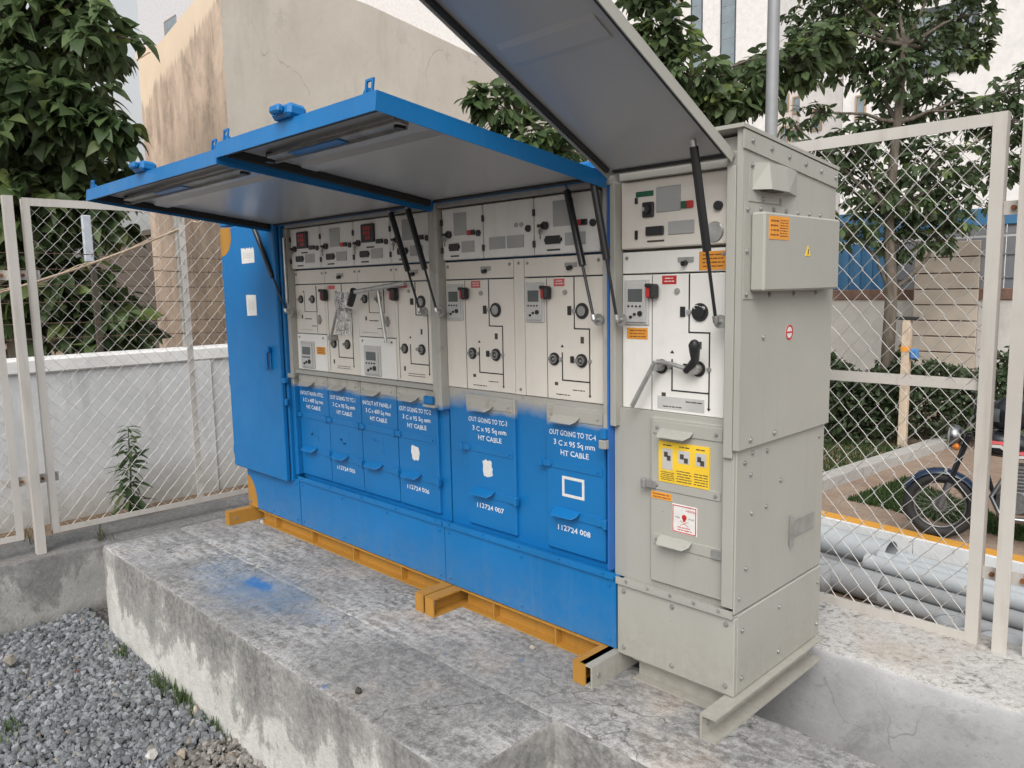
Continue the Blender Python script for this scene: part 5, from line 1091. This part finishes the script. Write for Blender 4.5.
def make_tree(name, label, base, blobs, leaf, L, nros, per, seed, tint, n_obj=200, trunk_r=.12, trunk_pts=None, cat='tree', droop=.5, shell=.45):
    rg = np.random.default_rng(seed); V0, F0 = LT[leaf]
    t = thing(name, base, label, cat); W = np.array([b[2] for b in blobs], float)**2; W /= W.sum()
    idx = rg.choice(len(blobs), nros, p=W); d = rg.normal(0, 1, (nros, 3)); d /= np.linalg.norm(d, axis=1)[:, None]
    rad = np.array([blobs[i][2] for i in idx])*(shell+(1-shell)*rg.random(nros))*rg.uniform(.75, 1.12, nros)
    cen = np.array([tuple(blobs[i][0]) for i in idx]); P = cen+d*rad[:, None]*np.array([1, 1, .8])
    # rosettes of leaves pointing outwards and drooping
    n = nros*per; a = np.tile(np.arange(per)*2.4, nros)+np.repeat(rg.uniform(0, 6.28, nros), per)
    D = np.stack([np.cos(a), np.sin(a), rg.normal(-droop, .35, n)], 1)+np.repeat(d, per, 0)*.55
    Pp = np.repeat(P, per, 0)+rg.normal(0, L*.12, (n, 3)); S = L*rg.uniform(.45, 1.25, n); Fr = frames(n, D, rg)
    hgt = np.repeat(d[:, 2], per); tone = np.repeat(rg.uniform(.55, 1.5, nros), per)*rg.uniform(.8, 1.2, n); young = np.repeat(rg.random(nros) < .10, per)  # random brightness per rosette and per leaf
    C = np.array(tint)[None]*tone[:, None]; C[young] = C[young]*np.array([1.9, 1.7, 1.25]); 
    dist = np.linalg.norm(Pp-CAMN, axis=1)
    rel = Pp-CAMN; zz = rel@np.array(FWD); uu = 512+F_PX*(rel@np.array(RIGHT))/zz; vv = 384-F_PX*(rel@np.array(UP))/zz
    vis = (uu > -20) & (uu < 1044) & (vv > -20) & (vv < 430)
    order = np.argsort(np.where(vis, dist, dist+100)); obj_i = order[:n_obj]; rest = order[n_obj:]
    V = Pp[rest][:, None]+np.einsum('nij,vj->nvi', Fr[rest], V0)*S[rest][:, None, None]
    Fc = (F0[None]+np.arange(len(rest))[:, None, None]*len(V0)).reshape(-1, 3)
    cr = raw('crown', V.reshape(-1, 3), Fc, M['leaf'], t, smooth=True, cols=np.repeat(C[rest], len(V0), 0)); cr['kind'] = 'stuff'
    if n_obj:
        mes = []
        for q in range(4):
            Vq = V0.copy(); Vq[:, 1] *= .85+.1*q; Vq[:, 2] += .12*np.sin(Vq[:, 0]*3+q)*(.5-.3*q); me = bpy.data.meshes.new('leaf'); me.from_pydata(Vq.tolist(), [], F0.tolist()); me.materials.append(M['leaf_o']); me.polygons.foreach_set('use_smooth', [True]*len(F0)); mes.append(me)
        for i in obj_i:
            o = bpy.data.objects.new('leaf', mes[int(i) % 4]); COL.objects.link(o); o.parent = t
            f = Fr[i]*S[i]; p = Pp[i]-np.array(base); o.matrix_local = Matrix(((f[0,0], f[0,1], f[0,2], p[0]), (f[1,0], f[1,1], f[1,2], p[1]), (f[2,0], f[2,1], f[2,2], p[2]), (0,0,0,1)))
    # trunk and limbs
    tp = [Vector(p) for p in trunk_pts]; m = len(tp)
    MB().tube(tp, [trunk_r*(1-.55*i/(m-1)) for i in range(m)], 12).build('trunk', M['bark'], t)
    for i, b in enumerate(blobs):
        c = Vector(b[0]); j = min(range(m), key=lambda k: (tp[k]-c).length + max(0, tp[k].z-c.z+.3)*2); s = tp[j]; mid = s.lerp(c, .5)+Vector((rg.normal(0, .08), rg.normal(0, .08), .12*b[2]))
        mb = MB(); mb.tube([s, s.lerp(mid, .5)+Vector((0, 0, -.03)), mid, c], [trunk_r*.34, trunk_r*.27, trunk_r*.2, trunk_r*.11], 7)
        sel = np.where(idx == i)[0][:14]
        for k in sel:
            e = Vector(P[k]); mb.tube([c.lerp(mid, .2), c.lerp(e, .5)+Vector((0, 0, .04)), e], [trunk_r*.11, trunk_r*.08, trunk_r*.05], 5)
        mb.build('limb', M['bark'], t)
    return t
def B(u, v, d, r): return (atd(u, v, d), r)
def blobs(*a): return [(atd(u, v, d), None, r) for u, v, d, r in a]
# big leaved tree at the left, behind the white wall
tb = atd(20, 330, 7.6); tb = Vector((tb.x, tb.y, -.3))
bl = blobs((-30, 20, 7.2, .75), (40, 20, 7.3, .7), (90, 40, 7.2, .46), (15, 120, 7.0, .7), (60, 120, 7.3, .62), (104, 130, 7.2, .36), (-40, 150, 7.5, .9), (40, 210, 7.3, .6), (88, 205, 7.5, .5), (120, 180, 8.0, .30), (100, 335, 7.6, .35), (135, 330, 7.9, .28), (0, 280, 7.4, .7), (70, 300, 7.7, .55), (120, 320, 7.9, .40), (-60, 260, 7.7, .9), (45, -50, 7.2, .6), (95, -25, 7.3, .4), (-40, -60, 7.4, .8), (40, 90, 8.2, .75), (40, 180, 8.4, .75), (30, 300, 8.3, .8))
make_tree('broadleaf_tree', 'dense dark tree with large drooping leaves at the top left', tb, bl, 'broad', .185, 1600, 7, 5, (.095, .140, .062), 260, .16, [tb, tb+Vector((.05, 0, 1.2)), tb+Vector((.1, .05, 2.4)), tb+Vector((.1, .1, 3.6))])
# tree behind the cabinets
tb = atd(640, 200, 8.2); tb = Vector((tb.x, tb.y, -1.25))
bl = blobs((505, 108, 7.7, .32), (478, 100, 7.6, .16), (535, 140, 7.7, .34), (560, 160, 7.9, .32), (660, 35, 8.0, .36), (690, 75, 7.9, .42), (715, 110, 8.0, .38), (690, 120, 8.2, .36), (750, 85, 8.1, .36), (650, -20, 8.0, .40), (625, 60, 8.2, .4), (600, 110, 8.3, .4), (795, 62, 8.2, .30), (825, 45, 8.3, .26), (765, 60, 8.2, .25))
make_tree('leafy_tree', 'leafy tree growing behind the cabinets on both sides of the raised flap', tb, bl, 'long', .18, 640, 7, 6, (.095, .138, .062), 240, .06, [tb, tb+Vector((0, 0, 1.6)), tb+Vector((.02, 0, 2.8)), tb+Vector((.1, .05, 3.6)), tb+Vector((.2, .1, 4.6))])
# street tree at the right
tb = atd(886, 425, 11.0); tb = Vector((tb.x, tb.y, -.92))
bl = blobs((870, 30, 11, .85), (925, 45, 11, .7), (825, 15, 11, .6), (965, 15, 11.2, .5), (900, 75, 10.7, .6), (855, 60, 11.2, .5), (970, 50, 11.2, .35), (930, 100, 11, .4), (812, 35, 11, .4), (815, 112, 10.7, .30), (790, 122, 10.7, .25), (845, 145, 10.8, .5), (800, 150, 10.8, .35), (885, 130, 11.2, .6), (930, 165, 10.8, .6), (975, 110, 10.8, .45), (1005, 125, 10.7, .5), (990, 165, 10.8, .45), (865, 190, 10.9, .6), (910, 200, 10.7, .55), (955, 200, 10.7, .5), (850, 230, 10.8, .42), (900, 240, 10.9, .42), (940, 235, 10.9, .35), (1020, 90, 10.9, .5), (880, -30, 11, .9), (960, -40, 11, .7), (820, -40, 11, .7), (1040, 160, 10.8, .5))
make_tree('street_tree', 'tall dark street tree spreading above the right fence', tb, bl, 'long', .15, 1600, 7, 7, (.080, .118, .058), 240, .10, [tb, tb+Vector((-.02, 0, 1.0)), tb+Vector((0, 0, 2.1)), tb+Vector((-.1, .05, 3.2)), tb+Vector((-.05, .1, 4.4)), tb+Vector((0, .1, 5.4))])
# hedge
def hedge(u0, u1, d0, d1, z1, n, seed, label):
    rg = np.random.default_rng(seed); a, b = onz(u0, 440, -.92), onz(u1, 440, -.92); ax = Vector((b.x-a.x, b.y-a.y, 0)); L_ = ax.length; ax.normalize(); an = Vector((-ax.y, ax.x, 0)); base = (a+b)/2; base.z = -.92
    t = thing('hedge', base, label, 'hedge'); V0, F0 = LT['broad']
    s = rg.uniform(0, L_, n); w = rg.uniform(-.5, .5, n); h = rg.random(n)**.7; top = z1+.92+.16*np.sin(s*2.1+seed)+.12*np.sin(s*5.3); w *= (1.15-.5*h**3)
    P = np.array(a)[None]*0+np.stack([a.x+ax.x*s+an.x*w, a.y+ax.y*s+an.y*w, -.90+h*top], 1); D = rg.normal(0, 1, (n, 3))+np.array([0, 0, .3]); Fr = frames(n, D, rg); S = rg.uniform(.06, .12, n)
    V = P[:, None]+np.einsum('nij,vj->nvi', Fr, V0)*S[:, None, None]; Fc = (F0[None]+np.arange(n)[:, None, None]*len(V0)).reshape(-1, 3); C = np.array([.060, .088, .045])[None]*rg.uniform(.5, 1.7, (n, 1))
    o = raw('foliage', V.reshape(-1, 3), Fc, M['leaf'], t, cols=np.repeat(C, len(V0), 0)); o['kind'] = 'stuff'
    for i in range(16):
        p = a+ax*(L_*(i+.5)/16); MB().tube([(p.x, p.y, -.93), (p.x+rg.normal(0, .05), p.y+rg.normal(0, .05), -.3), (p.x+rg.normal(0, .12), p.y+rg.normal(0, .12), .1)], [.02, .014, .008], 6).build('stem', M['bark'], t)
hedge(800, 905, 0, 0, .28, 4200, 3, 'clipped dark hedge left of the wooden post'); hedge(912, 1060, 0, 0, .20, 4000, 4, 'clipped dark hedge right of the wooden post')
# tall weed between the fence and the white wall
wb = onx(130, 523, -1.95); wb = Vector((wb.x, wb.y, -.30)); rg = np.random.default_rng(2)
wd = thing('weed', wb, 'tall narrow leaved weed growing at the foot of the white wall', 'plant'); tp = onx(128, 426, -1.95); H = tp.z+.30
MB().tube([wb, wb.lerp(tp, .5)+Vector((.01, .01, 0)), tp], [.010, .007, .003], 7).build('stem', M['leaf_o'], wd)
V0, F0 = LT['long']; mes = []
for q in range(3):
    Vq = V0.copy(); Vq[:, 1] *= .6; Vq[:, 2] -= .35*Vq[:, 0]**2; me = bpy.data.meshes.new('leaf'); me.from_pydata(Vq.tolist(), [], F0.tolist()); me.materials.append(M['leaf_o']); mes.append(me)
for i in range(110):
    h = .12+.88*(i/110); p = wb.lerp(tp, h); a = i*2.4+rg.normal(0, .5); D = np.array([[math.cos(a), math.sin(a), .35+rg.normal(0, .3)]]); f = frames(1, D, rg, .35)[0]*(.17*(1.1-.62*h)*rg.uniform(.45, 1.3)); q = p-wb
    o = bpy.data.objects.new('leaf', mes[i % 3]); COL.objects.link(o); o.parent = wd; o.matrix_local = Matrix(((f[0,0], f[0,1], f[0,2], q.x), (f[1,0], f[1,1], f[1,2], q.y), (f[2,0], f[2,1], f[2,2], q.z), (0,0,0,1)))
# small grass tufts along the plinth and on the gravel
for i, (u, v, n, h, lab) in enumerate(((160, 690, 60, .10, 'small green grass tuft against the plinth foot near its middle'), (185, 705, 90, .09, 'wider green grass tuft against the plinth foot beside a tan stone'), (120, 655, 40, .07, 'small grass tuft near the plinth corner'), (228, 727, 40, .08, 'single weed sprout at the plinth foot near the bottom edge'), (12, 735, 45, .05, 'sparse grass tuft on the gravel at the left edge'), (105, 540, 24, .10, 'dry grass on the curb under the left fence'), (35, 543, 30, .13, 'dry grass at the foot of the left fence post'))):
    z = ZG+.02 if i < 5 else -.215; p = onz(u, v, z); rg = np.random.default_rng(i); pts = [(p.x+rg.normal(0, .06), p.y+rg.normal(0, .025), z) for _ in range(n)]
    if i in (0, 1, 2, 3): pts = [(a, min(b, -.835), c) for a, b, c in pts]
    blades('grass_tuft', pts, h, M['leaf'], label=lab, cat='grass tuft', seed=i, w=.003, tint=(.06, .10, .03) if i < 5 else (.10, .10, .05), lean=.9, org=(p.x, p.y, z))

# ================================================================= motorcycle
M['moto_black'] = flat('gloss_black_paint', (.012, .014, .018), .2); M['moto_blue'] = flat('dark_blue_paint', (.012, .025, .055), .22); M['chrome'] = flat('chrome', (.25, .26, .27), .3, 1.0); M['engine'] = flat('engine_alloy', (.20, .20, .20), .45, .7, var=.25, scale=30)
M['seat'] = flat('vinyl_seat', (.016, .016, .017), .55); M['lens'] = flat('headlamp_lens', (.55, .57, .58), .08); M['amber'] = flat('amber_lens', (.55, .16, .02), .2)
fw_ = onz(938, 537, -.95); ex = Vector((.965, .262, 0)); ey = Vector((-.262, .965, 0))
TM = Matrix(((ex.x, ey.x, 0, fw_.x), (ex.y, ey.y, 0, fw_.y), (0, 0, 1, -.948), (0, 0, 0, 1)))    # local x: front wheel -> rear, z up
mo = thing('motorcycle', (fw_.x, fw_.y, -.948), 'dark motorcycle with red striped tank parked behind the right fence', 'motorcycle')
def wheel(cx, r, w, nm='wheel'):
    wl = MB(TM).tube([(cx+(r-w)*math.cos(t), 0, r+(r-w)*math.sin(t)) for t in [2*math.pi*i/40 for i in range(40)]], w, 10, closed=True).build(nm, M['rubber'], mo)
    MB(TM).tube([(cx+(r-w*1.9)*math.cos(t), 0, r+(r-w*1.9)*math.sin(t)) for t in [2*math.pi*i/40 for i in range(40)]], .014, 8, closed=True).build('rim', M['engine'], wl)
    MB(TM).cyl((cx, -.06, r), (cx, .06, r), .055, n=18).build('hub', M['engine'], wl); mb = MB(TM)
    for i in range(36):
        t = 2*math.pi*i/36; s = (-1)**i; mb.cyl((cx+.05*math.cos(t+.5*s), .035*s, r+.05*math.sin(t+.5*s)), (cx+(r-w*2)*math.cos(t), 0, r+(r-w*2)*math.sin(t)), .0022, n=4)
    mb.build('spokes', M['engine'], wl)
wheel(0, .30, .048); wheel(1.27, .30, .055)
for s in (-1, 1):
    MB(TM).tube([(0, .075*s, .30), (.10, .075*s, .62), (.20, .075*s, .95)], [.022, .02, .018], 10).build('fork', M['moto_black'], mo); MB(TM).cyl((0, .075*s, .30), (.07, .075*s, .52), .026, n=12).build('fork_leg', M['engine'], mo)
mb = MB(TM); n = 14
for sgn in (0,):
    pr = [(t, .325) for t in [R(28+ (172-28)*i/n) for i in range(n+1)]]; V = []
    for t, r in pr:
        for w, dr in ((-.062, -.03), (-.045, 0), (0, .012), (.045, 0), (.062, -.03)): V.append(((r+dr)*-math.cos(t), w, .30+(r+dr)*math.sin(t)))
    mb.add(V, [(i*5+k, i*5+k+1, (i+1)*5+k+1, (i+1)*5+k) for i in range(n) for k in range(4)], True)
mb.build('front_fender', M['moto_blue'], mo)
hl = MB(TM).lathe([(.0001, -.10), (.06, -.095), (.095, -.05), (.105, 0), (.095, .01)], (.06, 0, .93), (-1, 0, .05), 20).build('headlight', M['chrome'], mo); MB(TM).lathe([(.092, .006), (.06, .022), (.0001, .03)], (.06, 0, .93), (-1, 0, .05), 20).build('lens', M['lens'], hl)
MB(TM).tube([(.34, -.36, 1.03), (.24, -.30, 1.08), (.20, -.12, 1.06), (.19, 0, 1.02), (.20, .12, 1.06), (.24, .30, 1.08), (.34, .36, 1.03)], .012, 8).build('handlebar', M['chrome'], mo)
for s in (-1, 1):
    MB(TM).cyl((.36, .37*s, 1.025), (.27, .32*s, 1.065), .018, n=10).build('grip', M['rubber'], mo); MB(TM).tube([(.24, .28*s, 1.08), (.22, .34*s, 1.2), (.23, .36*s, 1.25)], .006, 6).lathe([(.0001, -.012), (.05, -.008), (.055, 0), (.05, .006), (.0001, .008)], (.23, .36*s, 1.27), (1, 0, 0), 16).build('mirror', M['black'], mo)
    MB(TM).lathe([(.0001, -.03), (.028, -.02), (.03, 0), (.0001, .03)], (.10, .15*s, .86), (-1, 0, 0), 12).build('indicator', M['amber'], mo)
def loft(secs, n=16):        # secs: (x, z centre, half width, half height)
    V = []
    for x, z, w, h in secs:
        for i in range(n):
            t = 2*math.pi*i/n; c, s_ = math.cos(t), math.sin(t); V.append((x, w*math.copysign(abs(c)**.75, c), z+h*math.copysign(abs(s_)**.8, s_)))
    return V, [(j*n+i, (j+1)*n+i, (j+1)*n+(i+1) % n, j*n+(i+1) % n) for j in range(len(secs)-1) for i in range(n)]
mb = MB(TM); mb.add(*loft([(.26, .90, .02, .03), (.29, .90, .10, .07), (.40, .90, .145, .11), (.55, .89, .14, .11), (.68, .86, .10, .08), (.74, .84, .02, .03)]), True); tk = mb.build('fuel_tank', M['moto_black'], mo)
for k, (m_, dz) in enumerate((('pink_red', 0), ('label_grey', -.03))):
    for s in (-1, 1):
        mb = MB(TM); P = [(.36, .93+dz), (.44, .93+dz), (.56, .85+dz), (.64, .86+dz), (.64, .83+dz), (.54, .825+dz), (.42, .905+dz), (.36, .905+dz)]
        mb.prism(P if s < 0 else P[::-1], lambda p: (p[0], .10*s, p[1]), lambda p: (p[0], .152*s, p[1])); mb.build('tank_stripe', M[m_], tk)
MB(TM).cyl((.45, 0, 1.0), (.45, 0, 1.015), .035, n=14).build('fuel_cap', M['chrome'], tk)
mb = MB(TM); mb.add(*loft([(.70, .83, .05, .03), (.76, .84, .12, .045), (1.0, .82, .13, .05), (1.25, .86, .12, .05), (1.38, .88, .08, .03), (1.40, .88, .02, .01)]), True); mb.build('seat', M['seat'], mo)
MB(TM).tube([(.24, 0, .98), (.32, 0, .70), (.42, 0, .38), (.72, 0, .34), (.86, 0, .45), (.80, 0, .76), (.32, 0, .80)], .02, 8).build('frame', M['moto_black'], mo)
en = MB(TM).box(.42, .78, -.12, .12, .30, .50, .03).build('engine', M['engine'], mo); mb = MB(TM)
for i in range(7): mb.box(.46, .66, -.09, .09, .515+.03*i, .53+.03*i, .003)
mb.box(.49, .63, -.07, .07, .50, .72); mb.build('cooling_fin', M['engine'], en); MB(TM).cyl((.56, -.15, .41), (.56, -.12, .41), .09, n=20).build('clutch_cover', M['engine'], en)
MB(TM).tube([(.46, -.10, .60), (.38, -.13, .45), (.46, -.15, .27), (.8, -.16, .27), (1.45, -.19, .36)], [.02, .02, .022, .035, .042], 10).build('exhaust', M['chrome'], mo)
MB(TM).box(.74, 1.02, -.13, -.11, .52, .76, .01).box(.74, 1.02, .11, .13, .52, .76, .01).build('side_cover', M['moto_blue'], mo)
for s in (-1, 1): MB(TM).cyl((1.27, .13*s, .30), (1.12, .15*s, .74), .028, n=10).build('shock', M['chrome'], mo); MB(TM).cyl((.80, .09*s, .38), (1.27, .10*s, .30), .02, n=8).build('swingarm', M['moto_black'], mo)
MB(TM).tube([(.30, -.06, .72), (.30, -.28, .60), (.30, -.28, .40), (.36, -.06, .32)], .014, 8).tube([(.30, .06, .72), (.30, .28, .60), (.30, .28, .40), (.36, .06, .32)], .014, 8).build('crash_guard', M['chrome'], mo)
mb = MB(TM); V = []
for i in range(n+1):
    t = R(10+150*i/n)
    for w, dr in ((-.075, -.03), (-.05, 0), (0, .01), (.05, 0), (.075, -.03)): V.append((1.27-(.345+dr)*math.cos(R(180)-t), w, .30+(.345+dr)*math.sin(t)))
mb.add(V, [(i*5+k, i*5+k+1, (i+1)*5+k+1, (i+1)*5+k) for i in range(n) for k in range(4)], True); mb.build('rear_fender', M['moto_blue'], mo); MB(TM).box(1.52, 1.56, -.06, .06, .70, .76, .01).build('tail_light', M['red'], mo)
MB(TM).tube([(.86, .10, .36), (.90, .22, .15), (.92, .26, .01)], .011, 7).build('side_stand', M['moto_black'], mo)
# helmet on the tank
hp = TM @ Vector((.50, -.02, 1.02)); he = thing('helmet', hp, 'black motorcycle helmet resting on the motorcycle tank', 'helmet'); mb = MB(TM); V = []; nn = 20
prof = [(.085, .0), (.118, .03), (.135, .09), (.135, .15), (.118, .21), (.080, .255), (.03, .275), (.0005, .277)]
for r, h in prof: V += [(.50+r*1.12*math.cos(t)-.01, -.02+r*.95*math.sin(t), 1.02+h) for t in [2*math.pi*i/nn for i in range(nn)]]
mb.add(V, [(j*nn+i, j*nn+(i+1) % nn, (j+1)*nn+(i+1) % nn, (j+1)*nn+i) for j in range(len(prof)-1) for i in range(nn)], True); mb.build('shell', M['moto_black'], he)
mb = MB(TM); V = []
for j in range(5):
    for i in range(11):
        t = math.pi-1.0+2.0*i/10; r = .150-.004*abs(j-2); V.append((.49+r*1.06*math.cos(t), -.02+r*.93*math.sin(t), 1.02+.07+.028*j))
mb.add(V, [(j*11+i, j*11+i+1, (j+1)*11+i+1, (j+1)*11+i) for j in range(4) for i in range(10)], True); mb.build('visor', M['screen'], he)
